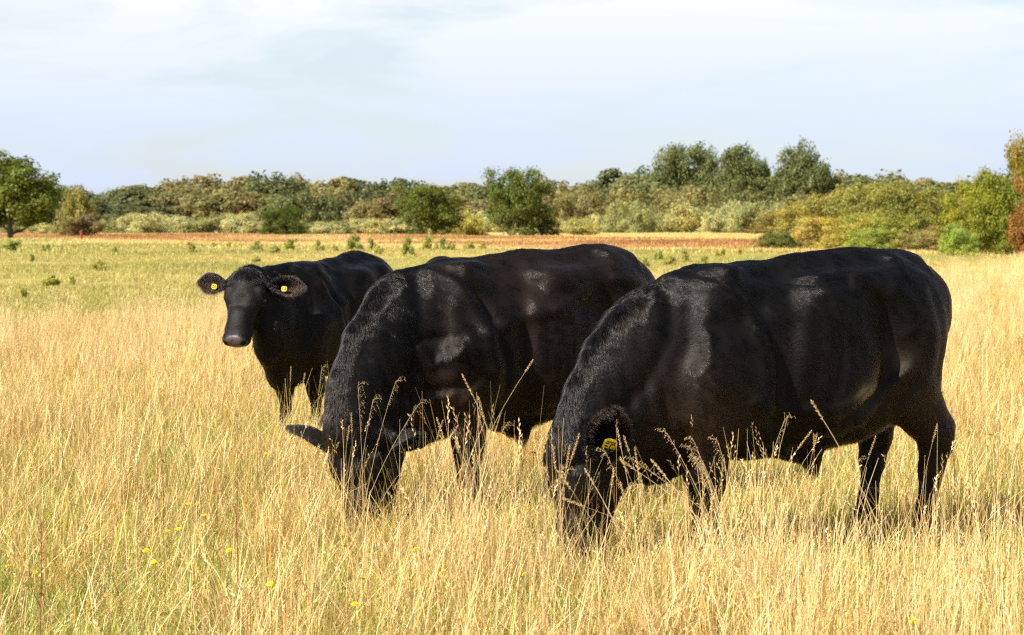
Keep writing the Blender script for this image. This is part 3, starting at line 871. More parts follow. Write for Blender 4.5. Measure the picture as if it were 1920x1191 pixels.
# ------------------------------------------------------------------ grass
def grass_mat(name, greenable):
    m, t, o = node_mat(name)
    at = t.nodes.new('ShaderNodeAttribute'); at.attribute_name = 'tint'
    ag = t.nodes.new('ShaderNodeAttribute'); ag.attribute_name = 'fresh'
    z = t.nodes.new('ShaderNodeGroup'); z.node_tree = FIELD
    oi = t.nodes.new('ShaderNodeObjectInfo')
    # fresh blades turn green where the meadow is green
    add = t.nodes.new('ShaderNodeMath'); add.operation = 'MAXIMUM'
    t.links.new(z.outputs['Patch'], add.inputs[0]); t.links.new(z.outputs['Green'], add.inputs[1])
    mu = t.nodes.new('ShaderNodeMath'); mu.operation = 'MULTIPLY'
    t.links.new(add.outputs[0], mu.inputs[0]); t.links.new(ag.outputs['Fac'], mu.inputs[1])
    c = mixrgb(t, mu.outputs[0], at.outputs['Color'], (0.30, 0.40, 0.05))
    mg = t.nodes.new('ShaderNodeMath'); mg.operation = 'MULTIPLY'; mg.inputs[1].default_value = 0.75
    t.links.new(z.outputs['Green'], mg.inputs[0])
    c = mixrgb(t, mg.outputs[0], c, (0.34, 0.335, 0.075))
    c = mixrgb(t, z.outputs['Rust'], c, mixrgb(t, oi.outputs['Random'], (0.26, 0.09, 0.025), (0.50, 0.24, 0.07)))
    hv = t.nodes.new('ShaderNodeHueSaturation')
    mr = t.nodes.new('ShaderNodeMapRange'); mr.inputs[3].default_value = 0.82; mr.inputs[4].default_value = 1.15
    t.links.new(oi.outputs['Random'], mr.inputs[0]); t.links.new(mr.outputs[0], hv.inputs['Value'])
    t.links.new(c, hv.inputs['Color'])
    d = t.nodes.new('ShaderNodeBsdfDiffuse'); tr = t.nodes.new('ShaderNodeBsdfTranslucent'); gl = t.nodes.new('ShaderNodeBsdfGlossy')
    gl.inputs['Roughness'].default_value = 0.45; gl.inputs['Color'].default_value = (1, 0.95, 0.85, 1)
    for q in (d, tr): t.links.new(hv.outputs[0], q.inputs['Color'])
    m1 = t.nodes.new('ShaderNodeMixShader'); m1.inputs[0].default_value = 0.22
    t.links.new(d.outputs[0], m1.inputs[1]); t.links.new(tr.outputs[0], m1.inputs[2])
    m2 = t.nodes.new('ShaderNodeMixShader'); m2.inputs[0].default_value = 0.05
    t.links.new(m1.outputs[0], m2.inputs[1]); t.links.new(gl.outputs[0], m2.inputs[2])
    t.links.new(m2.outputs[0], o.inputs[0])
    return m
M_GRASS = grass_mat('grass_blades', True)

STRAWS = np.array([[0.76, 0.54, 0.22], [0.88, 0.68, 0.34], [0.66, 0.44, 0.15], [0.84, 0.65, 0.32], [0.46, 0.27, 0.09], [0.92, 0.78, 0.47]]) * [1.04, 0.955, 0.80]
GREENS = np.array([[0.38, 0.44, 0.055], [0.50, 0.46, 0.09], [0.30, 0.40, 0.045], [0.58, 0.50, 0.12]])

def blades(n, patch, hmin, hmax, width, lean, curl, segs, r, green=0.0, heads=0.0, base_curl=0.0, bias=(0, 0)):
    """n curved ribbon blades; returns verts, quads, tint, fresh"""
    V, Q, Cc, Fr = [], [], [], []
    bx = r.uniform(-.5, .5, n) * patch; by = r.uniform(-.5, .5, n) * patch
    # bunch some of the stems
    k = r.integers(0, 9, n); cx = r.uniform(-.5, .5, 9) * patch; cy = r.uniform(-.5, .5, 9) * patch
    g = r.random(n) < 0.45
    bx[g] = cx[k[g]] + r.normal(0, patch * .05, g.sum()); by[g] = cy[k[g]] + r.normal(0, patch * .05, g.sum())
    h = r.uniform(hmin, hmax, n) * (0.75 + 0.25 * r.random(n))
    az = r.uniform(0, 2 * math.pi, n)
    th0 = np.abs(r.normal(0, lean, n)); cu = r.normal(curl, curl * 0.7 + .05, n)
    w = width * r.uniform(0.6, 1.3, n)
    side = az + math.pi / 2 + r.normal(0, 0.5, n)
    # per segment integrate
    P = np.zeros((n, segs + 1, 3)); P[:, 0, 0] = bx; P[:, 0, 1] = by; P[:, 0, 2] = -0.01
    daz = r.normal(0, 0.25, n)
    for i in range(segs):
        t = (i + .5) / segs
        th = np.clip(th0 + cu * t ** 1.3, 0, 2.2); a = az + daz * t
        st = h / segs
        P[:, i + 1, 0] = P[:, i, 0] + (np.sin(th) * np.cos(a) + bias[0] * t) * st
        P[:, i + 1, 1] = P[:, i, 1] + (np.sin(th) * np.sin(a) + bias[1] * t) * st
        P[:, i + 1, 2] = np.maximum(P[:, i, 2] + np.cos(th) * st, 0.006)
    S_ = np.stack([np.cos(side), np.sin(side), np.zeros(n)], 1)
    prof = np.linspace(1, 0.18, segs + 1) ** 0.8
    L = P - S_[:, None] * (w[:, None] * prof)[:, :, None] * .5
    R = P + S_[:, None] * (w[:, None] * prof)[:, :, None] * .5
    V = np.stack([L, R], 2).reshape(n * (segs + 1) * 2, 3)
    b = (np.arange(n) * (segs + 1) * 2)[:, None] + (np.arange(segs) * 2)[None]
    Q = np.stack([b, b + 1, b + 3, b + 2], -1).reshape(-1, 4)
    isg = r.random(n) < green
    col = np.where(isg[:, None], GREENS[r.integers(0, len(GREENS), n)], STRAWS[r.integers(0, len(STRAWS), n)]) * r.uniform(.8, 1.15, (n, 1))
    fresh = np.where(isg, r.uniform(0.4, 1, n), 0.12 * r.random(n))
    col = np.repeat(col, (segs + 1) * 2, 0); fresh = np.repeat(fresh, (segs + 1) * 2)
    vs, qs, cs, fs = [V], [Q], [col], [fresh]
    base = len(V)
    if heads > 0:
        hsel = np.where((r.random(n) < heads) & ~isg)[0]
        for i in hsel:
            tip = P[i, -1]; d = nrm(P[i, -1] - P[i, -2]); Lh = r.uniform(0.04, 0.11)
            a = nrm(np.cross(d, [0.3, 0.2, 1])); c = np.cross(d, a)
            m = r.integers(5, 9)
            tc_ = STRAWS[r.integers(0, 6)] * r.uniform(.75, 1.0)
            for q in range(m):
                f = q / m; ang = q * 2.4; dirv = nrm(d * 1.0 + (a * math.cos(ang) + c * math.sin(ang)) * 0.45 - np.array([0, 0, .25]) * f)
                p0 = tip - d * Lh * (1 - f) ; p1 = p0 + dirv * 0.017; sv = nrm(np.cross(dirv, c + a * .3)) * 0.0024
                vs.append(np.array([p0, p0 + dirv * .008 + sv, p1, p0 + dirv * .008 - sv])); qs.append(np.array([[base, base + 1, base + 2, base + 3]])); base += 4
                cs.append(np.tile(tc_, (4, 1))); fs.append(np.zeros(4))
    return np.concatenate(vs), np.concatenate(qs), np.concatenate(cs), np.concatenate(fs)

def proto_set(prefix, k, make):
    coll = bpy.data.collections.new(prefix)
    for i in range(k):
        r = np.random.default_rng(1000 + i * 7 + len(prefix))
        parts = make(r)
        vs, qs, cs, fs = [], [], [], []; b = 0
        for (v, q, c, f) in parts:
            vs.append(v); qs.append(q + b); cs.append(c); fs.append(f); b += len(v)
        me = mesh_np(prefix, np.concatenate(vs), quads=np.concatenate(qs), smooth=False)
        attr_col(me, 'tint', np.concatenate(cs)); attr_float(me, 'fresh', np.concatenate(fs))
        me.materials.append(M_GRASS)
        o = bpy.data.objects.new('%s_%02d' % (prefix, i), me)
        coll.objects.link(o)
    return coll

def scatter_gn(name, pts, rots, scls, idxs, coll, label, cat, group=None):
    me = bpy.data.meshes.new(name)
    me.vertices.add(len(pts)); me.vertices.foreach_set('co', np.asarray(pts, np.float32).ravel())
    a = me.attributes.new('rot', 'FLOAT_VECTOR', 'POINT'); a.data.foreach_set('vector', np.asarray(rots, np.float32).ravel())
    a = me.attributes.new('scl', 'FLOAT_VECTOR', 'POINT'); a.data.foreach_set('vector', np.asarray(scls, np.float32).ravel())
    a = me.attributes.new('idx', 'INT', 'POINT'); a.data.foreach_set('value', np.asarray(idxs, np.int32))
    o = link(name, me)
    g = bpy.data.node_groups.new(name + '_scatter', 'GeometryNodeTree')
    g.interface.new_socket('Geometry', in_out='INPUT', socket_type='NodeSocketGeometry')
    g.interface.new_socket('Geometry', in_out='OUTPUT', socket_type='NodeSocketGeometry')
    gi = g.nodes.new('NodeGroupInput'); go = g.nodes.new('NodeGroupOutput')
    ci = g.nodes.new('GeometryNodeCollectionInfo'); ci.inputs['Collection'].default_value = coll
    ci.inputs['Separate Children'].default_value = True; ci.inputs['Reset Children'].default_value = True
    ip = g.nodes.new('GeometryNodeInstanceOnPoints'); ip.inputs['Pick Instance'].default_value = True
    def na(n, ty):
        q = g.nodes.new('GeometryNodeInputNamedAttribute'); q.data_type = ty; q.inputs[0].default_value = n; return q.outputs[0]
    g.links.new(gi.outputs[0], ip.inputs['Points']); g.links.new(ci.outputs[0], ip.inputs['Instance'])
    g.links.new(na('idx', 'INT'), ip.inputs['Instance Index'])
    er = g.nodes.new('FunctionNodeEulerToRotation'); g.links.new(na('rot', 'FLOAT_VECTOR'), er.inputs[0]); g.links.new(er.outputs[0], ip.inputs['Rotation'])
    g.links.new(na('scl', 'FLOAT_VECTOR'), ip.inputs['Scale'])
    g.links.new(ip.outputs[0], go.inputs[0])
    mod = o.modifiers.new('scatter', 'NODES'); mod.node_group = g
    tag(o, label, cat, None, 'stuff')
    return o

def wedge_points(y0, y1, dens, r, side=0.33, pad=1.8):
    """even random points on the ground, over the part of the meadow this far from the photographer"""
    A = side * (y1 * y1 - y0 * y0) + 2 * pad * (y1 - y0)
    n = int(A * dens)
    m = int(n * 1.02) + 10
    y = np.sqrt(r.random(m) * (y1 * y1 - y0 * y0) + y0 * y0)
    x = (r.random(m) * 2 - 1) * (side * y + pad)
    z = ground_z(x, y)
    return np.stack([x, y, z], 1)[:n]

def build_grass():
    mat_c = proto_set('short_grass', 5, lambda r: [blades(300, 0.55, 0.07, 0.19, 0.0034, 0.55, 0.7, 3, r, green=0.75), blades(60, 0.55, 0.02, 0.08, 0.010, 1.0, 0.6, 2, r, green=0.8)])
    straw_c = proto_set('dry_stems', 6, lambda r: [blades(80, 0.55, 0.10, 0.27, 0.0034, 0.80, 0.6, 4, r, green=0.06, heads=0.12), blades(80, 0.55, 0.08, 0.22, 0.0036, 0.7, 0.9, 4, r, green=0.12)])
    lodged_c = proto_set('lodged_stems', 5, lambda r: [blades(75, 0.7, 0.20, 0.52, 0.0038, 1.15, 0.25, 4, r, green=0.05, heads=0.06)])
    tall_c = proto_set('tall_stems', 5, lambda r: [blades(95, 0.42, 0.38, 0.72, 0.0030, 0.17, 0.30, 5, r, green=0.02, heads=0.35), blades(60, 0.42, 0.2, 0.45, 0.0042, 0.3, 0.8, 4, r)])
    for o in tall_c.objects:
        a = o.data.attributes['tint'].data; c = np.zeros(len(a) * 4, np.float32); a.foreach_get('color', c); c = c.reshape(-1, 4); c[:, :3] = c[:, :3] * .6 + np.array([.94, .72, .40]) * .42; a.foreach_set('color', c.ravel())
    far_c = proto_set('far_grass', 5, lambda r: [blades(900, 2.6, 0.05, 0.17, 0.012, 0.8, 0.5, 2, r, green=0.35)])
    vfar_c = proto_set('very_far_grass', 4, lambda r: [blades(600, 7.0, 0.08, 0.22, 0.045, 0.7, 0.4, 2, r, green=0.3)])
    green_c = proto_set('green_turf', 4, lambda r: [blades(300, 0.5, 0.05, 0.17, 0.0042, 0.6, 0.8, 3, r, green=0.93), blades(40, 0.5, 0.10, 0.24, 0.0026, 0.6, 0.5, 3, r, green=0.3)])
    def browns(r):
        v, q, c, f = blades(16, 0.8, 0.16, 0.36, 0.0028, 0.3, 0.3, 4, r, heads=0.6)
        return [(v, q, c * np.array([0.42, 0.27, 0.26]), f * 0)]
    brown_c = proto_set('brown_weed_stems', 4, browns)
    tuss_c = proto_set('leaning_tussock', 4, lambda r: [blades(170, 0.22, 0.25, 0.50, 0.0034, 0.5, 0.9, 5, r, green=0.12, heads=0.03)])
    r = np.random.default_rng(5)
    FRESH = [(1.45, 8.3, 1.0, .55), (1.5, 11.2, .9, 1.0), (-2.8, 11.8, .8, 1.2), (-1.6, 8.8, .8, .8), (-0.4, 7.7, .45, .35), (2.2, 7.3, .6, .5), (1.35, 7.3, .8, .5), (-1.9, 14.5, 1.0, 1.0), (-1.0, 10.0, .35, .35), (0.35, 7.5, .3, .25), (-2.4, 7.6, .3, .3)]
    def fresh(P):
        return np.clip(sum(np.exp(-((P[:, 0] - a) / c) ** 2 - ((P[:, 1] - b) / d) ** 2) for a, b, c, d in FRESH), 0, 1)
    def put(name, segs, coll, k, label, smin, smax, cat='grass', filt=None, hs=None):
        P = np.concatenate([wedge_points(a, b, d, r) for a, b, d in segs])
        if filt is not None: P = P[filt(P)]
        n = len(P)
        R = np.stack([np.zeros(n), np.zeros(n), r.uniform(0, 2 * math.pi, n)], 1)
        s = r.uniform(smin, smax, n)
        hv = s * r.uniform(0.8, 1.2, n)
        if hs is not None: hv = hv * hs(P)
        scatter_gn(name, P, R, np.stack([s, s, hv], 1), r.integers(0, k, n), coll, label, cat)
    def tallness(P):   # the sward is uneven: higher drifts and grazed hollows
        return (1 - 0.30 * (1 / (1 + np.exp((P[:, 0] + 0.75) * 5))) * (P[:, 1] < 14) - 0.30 * fresh(P)) * np.clip(0.95 + 0.45 * vnoise(P, 0.33, 61) + 0.22 * vnoise(P, 1.1, 62), 0.45, 1.6)
    put('short_grass', [(3.6, 16, 7.5), (16, 30, 4.5)], mat_c, 5, 'short green and yellowed grass growing under the dry stems across the meadow', 0.8, 1.25, hs=lambda P: np.clip(1 + .3 * vnoise(P, .8, 63), .6, 1.4))
    edge = lambda P: P[:, 1] < 42 + 1.7 * P[:, 0] + 3 * vnoise(P, .12, 74)      # tall dry grass stops along this line
    dry0 = lambda P: r.random(len(P)) < (1 - 0.62 * fresh(P)) * (1 - 0.32 / (1 + np.exp((P[:, 0] + 0.75) * 5)) * (P[:, 1] < 14)) * np.clip(0.52 + 0.9 * vnoise(P, 0.55, 64) + 0.45 * vnoise(P, 1.6, 65), 0.10, 1)
    dry = lambda P: edge(P) & (dry0(P) | ((P[:, 1] > 16) & (r.random(len(P)) < .8)))
    put('dry_stems', [(3.6, 16, 8.5), (16, 34, 9.0), (34, 50, 4.5), (50, 80, 1.5)], straw_c, 6, 'straw coloured dry grass stems standing and leaning all over the meadow', 0.75, 1.2, filt=dry, hs=tallness)
    put('lodged_stems', [(3.6, 16, 9.5), (16, 26, 4)], lodged_c, 5, 'fallen straw coloured grass stems lying criss cross over the sward', 0.8, 1.2)
    def tallzone(P):
        x, y = P[:, 0], P[:, 1]
        f = 0.06 * (vnoise(P, 0.5, 66) > 0.25)
        f = f + 0.95 * np.exp(-((x - 0.45) / 0.85) ** 2 - ((y - 6.9) / 0.75) ** 2)
        f = f + 0.60 * np.exp(-((x - 0.55) / 0.45) ** 2 - ((y - 8.0) / 0.45) ** 2)
        f = f + 0.30 * np.exp(-((x + 0.75) / 0.3) ** 2 - ((y - 9.0) / 0.4) ** 2)
        f = f + 0.10 * np.exp(-((x - 1.55) / 0.9) ** 2 - ((y - 5.9) / 0.5) ** 2)
        f = f + 0.25 * np.exp(-((x + 1.5) / 0.8) ** 2 - ((y - 5.4) / 0.5) ** 2)
        f = np.where(y > 17, 0.45, f)
        return (r.random(len(P)) < f) & edge(P)
    put('tall_stems', [(3.9, 16, 11), (16, 50, 2.2), (50, 80, 1.0)], tall_c, 5, 'tall bleached grass stems with seed heads standing in drifts in the meadow', 0.8, 1.1, filt=tallzone, hs=lambda P: np.clip(1 + .25 * vnoise(P, 1.3, 67), .7, 1.3))
    put('green_turf', [(3.6, 20, 9)], green_c, 4, 'fresh green turf showing in patches between the dry grass', 0.8, 1.2, filt=lambda P: r.random(len(P)) < np.clip(fresh(P) * 1.0 + 0.75 * (vnoise(P, .8, 71) > .28), 0, 1) * 0.85)
    put('brown_weed_stems', [(4.5, 20, 2.2)], brown_c, 4, 'thin reddish brown weed stems scattered through the dry grass', 0.7, 1.15, cat='weeds', filt=lambda P: r.random(len(P)) < np.clip(.35 + vnoise(P, .6, 72), 0.08, 1))
    put('grass_tussocks', [(3.8, 22, 1.6)], tuss_c, 4, 'arching tussocks of long dry grass leaning over the sward', 0.7, 1.2, filt=lambda P: r.random(len(P)) < np.clip(.5 + vnoise(P, .9, 73), 0.1, 1) * (1 - .7 * fresh(P)))
    put('far_grass', [(30, 45, 1.1), (45, 110, 0.5)], far_c, 5, 'pale yellow meadow grass stretching away behind the cattle', 0.8, 1.2, hs=tallness)
    put('very_far_grass', [(90, 300, 0.06)], vfar_c, 4, 'yellow and rust coloured grass at the far end of the meadow', 0.8, 1.2, hs=tallness)

# ------------------------------------------------------------------ trees
def leaf_mat(name, transl=0.28, gloss=0.012):
    m, t, o = node_mat(name)
    oi = t.nodes.new('ShaderNodeObjectInfo')
    at = t.nodes.new('ShaderNodeAttribute'); at.attribute_name = 'vary'
    geo = t.nodes.new('ShaderNodeNewGeometry')
    hv = t.nodes.new('ShaderNodeHueSaturation')
    mh = t.nodes.new('ShaderNodeMapRange'); mh.inputs[3].default_value = 0.485; mh.inputs[4].default_value = 0.512
    mv = t.nodes.new('ShaderNodeMapRange'); mv.inputs[3].default_value = 0.75; mv.inputs[4].default_value = 1.3
    t.links.new(at.outputs['Fac'], mh.inputs[0]); t.links.new(at.outputs['Fac'], mv.inputs[0])
    t.links.new(mh.outputs[0], hv.inputs['Hue']); t.links.new(mv.outputs[0], hv.inputs['Value'])
    t.links.new(oi.outputs['Color'], hv.inputs['Color'])
    # a second, yellower colour in drifts through the crown
    n = t.nodes.new('ShaderNodeTexNoise'); n.inputs['Scale'].default_value = 0.6; n.inputs['Detail'].default_value = 3
    t.links.new(geo.outputs['Position'], n.inputs['Vector'])
    rr = t.nodes.new('ShaderNodeMapRange'); rr.inputs[1].default_value = 0.45; rr.inputs[2].default_value = 0.7; rr.inputs[4].default_value = 0.5
    t.links.new(n.outputs['Fac'], rr.inputs[0])
    y = mixrgb(t, 1.0, hv.outputs[0], (1.55, 1.15, 0.55), 'MULTIPLY')
    c = mixrgb(t, rr.outputs[0], hv.outputs[0], y)
    d = t.nodes.new('ShaderNodeBsdfDiffuse'); tr = t.nodes.new('ShaderNodeBsdfTranslucent'); gl = t.nodes.new('ShaderNodeBsdfGlossy')
    gl.inputs['Roughness'].default_value = 0.4
    t.links.new(c, d.inputs['Color']); t.links.new(c, tr.inputs['Color'])
    m1 = t.nodes.new('ShaderNodeMixShader'); m1.inputs[0].default_value = transl
    t.links.new(d.outputs[0], m1.inputs[1]); t.links.new(tr.outputs[0], m1.inputs[2])
    m2 = t.nodes.new('ShaderNodeMixShader'); m2.inputs[0].default_value = gloss
    t.links.new(m1.outputs[0], m2.inputs[1]); t.links.new(gl.outputs[0], m2.inputs[2])
    t.links.new(m2.outputs[0], o.inputs[0])
    return m
M_LEAF = leaf_mat('leaves', 0.38)
M_BARK = simple_mat('bark', (0.11, 0.085, 0.06), 0.9, 0.35, 6)

def crown_mesh(r, lobes, n_leaf, size, shell=0.55, flat=0.35, zs=1.0):
    """leaf-sized faces through a crown made of many small clumps; lobes: (cx,cy,cz,rx,ry,rz) in metres"""
    lobes = np.array(lobes, float)
    vol = (lobes[:, 3] * lobes[:, 4] * lobes[:, 5]) ** (2 / 3)
    # clumps sit over the lobes, leaves sit round the clumps
    nc = max(30, int(n_leaf / 48))
    li = r.choice(len(lobes), nc, p=vol / vol.sum())
    d = nrm(r.normal(0, 1, (nc, 3))); d[:, 2] = np.where(r.random(nc) < 0.7, np.abs(d[:, 2]), d[:, 2])
    rad = shell + (0.98 - shell) * r.random(nc) ** 0.6
    cc = lobes[li, :3] + d * lobes[li, 3:] * rad[:, None]
    mean_r = lobes[:, 3:].mean()
    cr = mean_r * r.uniform(0.45, 0.95, nc)
    k = r.integers(0, nc, n_leaf)
    dd = nrm(r.normal(0, 1, (n_leaf, 3)))
    p = cc[k] + dd * (cr[k] * r.random(n_leaf) ** 0.45)[:, None] * [1, 1, 0.75 * zs]
    out = nrm(dd * 0.7 + d[k] * 0.6 + r.normal(0, 0.45, (n_leaf, 3)) + [0, 0, 0.25])
    a = nrm(np.cross(out, r.normal(0, 1, (n_leaf, 3)))); b = np.cross(out, a)
    s = size * r.uniform(0.6, 1.3, n_leaf)[:, None]
    a = a * [1, 1, zs]; b = b * [1, 1, zs]
    V = np.stack([p - a * s * .5, p - b * s * flat, p + a * s * .5, p + b * s * flat], 1).reshape(-1, 3)
    hw = np.percentile(np.hypot(p[:, 0], p[:, 1]), 97)
    V[:, :2] *= 0.5 / hw
    zt = np.percentile(p[:, 2], 99.3)
    V[:, 2] = np.where(V[:, 2] > 0.3, 0.3 + (V[:, 2] - 0.3) * (0.7 / (zt - 0.3)), V[:, 2])
    V[:, 2] = np.maximum(V[:, 2], 0.02)
    Q = np.arange(n_leaf * 4).reshape(-1, 4)
    me = mesh_np('crown', V, quads=Q, smooth=False)
    vary = np.clip(r.random(nc)[k] * 0.6 + r.random(n_leaf) * 0.4, 0, 1)
    attr_float(me, 'vary', np.repeat(vary, 4))
    me.materials.append(M_LEAF)
    return me

def trunk_mesh(r, h, rad, spread, n_limb, lean=0.05, start=0.25, bush=False):
    vs, qs, b = [], [], 0
    def tube(p0, p1, r0, r1, bend):
        nonlocal b
        n = 6
        t = np.linspace(0, 1, 6)[:, None]
        mid = nrm(r.normal(0, 1, 3)) * bend
        pts = np.array(p0) * (1 - t) + np.array(p1) * t + mid * np.sin(t * math.pi)
        v, q = tube_np(pts, np.linspace(r0, r1, 6), n)
        vs.append(v); qs.append(q + b); b += len(v)
        return pts
    if not bush:
        main = tube((0, 0, -0.1), (r.normal(0, lean) * h, r.normal(0, lean) * h, h), rad, rad * .25, h * .03)
    for i in range(n_limb):
        f = start + (1 - start) * (i + r.random()) / n_limb * 0.75
        p0 = (np.array([0, 0, -0.05]) + np.array([r.normal(0, .08), r.normal(0, .08), 0])) if bush else main[0] * (1 - f) + main[-1] * f
        a = i * 2.4 + r.uniform(-.4, .4)
        L = spread * r.uniform(.6, 1.0) * (1.0 if bush else (1.15 - f * .5))
        p1 = p0 + np.array([math.cos(a) * L, math.sin(a) * L, h * (0.8 if bush else 0.28) * r.uniform(.6, 1.1)])
        pt = tube(p0, p1, rad * (0.5 if bush else .55) * (1 - .4 * f), rad * .1, L * .12)
        for _ in range(2):
            q0 = pt[3]; a2 = a + r.uniform(-1.1, 1.1)
            tube(q0, q0 + np.array([math.cos(a2) * L * .45, math.sin(a2) * L * .45, h * .12 * r.uniform(.2, 1.4)]), rad * .2, rad * .05, L * .05)
    me = mesh_np('trunk', np.concatenate(vs), quads=np.concatenate(qs))
    me.materials.append(M_BARK)
    return me

# unit prototypes: every kind is 1 m high and about 1 m across, scaled when it is placed
def dome(r, n, lo=0.1, hi=0.9, wide=0.5, squeeze=0.55, rr=(0.14, 0.24)):
    L = []
    for _ in range(n):
        z = r.uniform(lo, hi); f = math.sqrt(max(0.05, 1 - ((z - lo * .6) / (1.02 - lo * .6)) ** 2)) if z > 0.35 else squeeze + (1 - squeeze) * z / 0.35
        a = r.uniform(0, 2 * math.pi); q = math.sqrt(r.random()) * wide * f * 0.78
        s = r.uniform(*rr)
        L.append((math.cos(a) * q, math.sin(a) * q, min(z, 1 - s * .8), s, s, s * .8))
    return L
def spires(r, n):
    L = []
    for i in range(n):
        a = i * 2 * math.pi / n + r.uniform(-.3, .3); q = r.uniform(0.05, 0.30); top = 1 - q * r.uniform(.5, 1.1)
        for z in np.linspace(0.12, top, 6):
            s = 0.155 * (1.05 - 0.55 * (z / top) ** 2) * r.uniform(.8, 1.2)
            L.append((math.cos(a) * q * (0.6 + .5 * z), math.sin(a) * q * (0.6 + .5 * z), z - s * .5, s, s, s * 1.35))
    return L

TREE_GAIN = 1.75
def egg(r, n, wide=0.44, z0=0.12, z1=0.97, rr=(0.10, 0.17), power=2.3, lump=0.12):
    """lobes filling a rounded crown of uneven outline"""
    L = []; zc, hz = (z0 + z1) / 2, (z1 - z0) / 2
    lum = r.normal(0, lump, 8)
    for i in range(n):
        d = r.normal(0, 1, 3); d /= np.linalg.norm(d); q = r.random() ** 0.45
        a = math.atan2(d[1], d[0]); k = 1 + lum[int((a + math.pi) / (2 * math.pi) * 7.99)] + r.normal(0, .04)
        s = r.uniform(*rr); z = zc + (hz - s * .8) * d[2] * q * (1 + lum[i % 8] * .35)
        # fuller below the middle
        f = (wide - s * .7) * k * q * (1.0 + 0.12 * (z < zc))
        L.append((d[0] / max(.3, math.hypot(d[0], d[1])) * f * math.sqrt(max(0.0, 1 - abs(d[2]) ** power)), d[1] / max(.3, math.hypot(d[0], d[1])) * f * math.sqrt(max(0.0, 1 - abs(d[2]) ** power)), min(z, 1 - s * .7), s, s, s * .9))
    return L
KINDS = {}
def make_kinds():
    def add(name, k, fn): KINDS[name] = [fn(np.random.default_rng(300 + i * 13 + len(name) * 5)) for i in range(k)]
    add('wood', 5, lambda r: (crown_mesh(r, egg(r, 40, 0.5, 0.0, 0.98, (0.13, 0.2), 3.0, 0.07), 7500, 0.050, 0.45), trunk_mesh(r, .7, .03, .25, 4)))
    add('scrub', 4, lambda r: (crown_mesh(r, egg(r, 34, 0.52, -0.35, 0.97, (0.13, 0.2)), 7000, 0.038, 0.45, zs=1.8), trunk_mesh(r, .6, .03, .3, 5, bush=True)))
    add('poplar', 3, lambda r: (crown_mesh(r, egg(r, 130, 0.50, 0.03, 0.97, (0.10, 0.15), 4.0, 0.02), 26000, 0.028, 0.3), trunk_mesh(r, .85, .025, .2, 7)))
    add('oak', 3, lambda r: (crown_mesh(r, egg(r, 90, 0.52, 0.04, 0.98, (0.09, 0.15), 2.4, 0.10), 22000, 0.030, 0.35), trunk_mesh(r, .75, .028, .33, 8, start=.15)))
    add('thicket', 4, lambda r: (crown_mesh(r, egg(r, 80, 0.52, -0.15, 0.98, (0.08, 0.15), 3.0, 0.12), 20000, 0.025, 0.35, zs=1.25), trunk_mesh(r, .7, .02, .3, 6, bush=True)))
    add('sapling', 4, lambda r: (crown_mesh(r, egg(r, 14, 0.45, 0.3, 0.97, (0.12, 0.2)), 1100, 0.085, 0.2, 0.4, zs=1.2), trunk_mesh(r, .85, .018, .2, 5, bush=True)))
    add('low_shrub', 3, lambda r: (crown_mesh(r, egg(r, 18, 0.5, -0.2, 0.97, (0.14, 0.24)), 1700, 0.070, 0.2, 0.4, zs=1.3), trunk_mesh(r, .7, .018, .3, 5, bush=True)))

def at_px(u, v_or_none, Y):
    """ground position seen in column u of the photograph, Y metres away"""
    return (u - 960) * Y / FPX

def tree(name, kind, X, Y, h, wdt, col, label, cat, group, var=None, rz=None, depth=None, r=random):
    protos = KINDS[kind]
    cm, tm = protos[(var if var is not None else r.randrange(len(protos))) % len(protos)]
    z = float(ground_z(np.array([X]), np.array([Y]))[0])
    root = bpy.data.objects.new(name, None); C.objects.link(root)
    root.location = (X, Y, z - 0.03); root.rotation_euler = (0, 0, rz if rz is not None else r.uniform(0, 6.28))
    root.scale = (wdt, wdt if depth is None else depth, h)
    root.empty_display_size = 0.1
    tag(root, label, cat, group)
    t_ = link('trunk', tm, None, root); c_ = link('crown', cm, None, root)
    c_['kind'] = 'stuff'
    c_.color = tuple(min(.8, q * TREE_GAIN * k) for q, k in zip(col, (0.98, 0.97, 0.95) if kind == 'wood' else ((1.02, 1.0, .88) if kind == 'scrub' else (1.06, 1.0, .78)))) + (1,)  # far wood tinted greyer: a touch of haze painted into the leaf colour
    return root

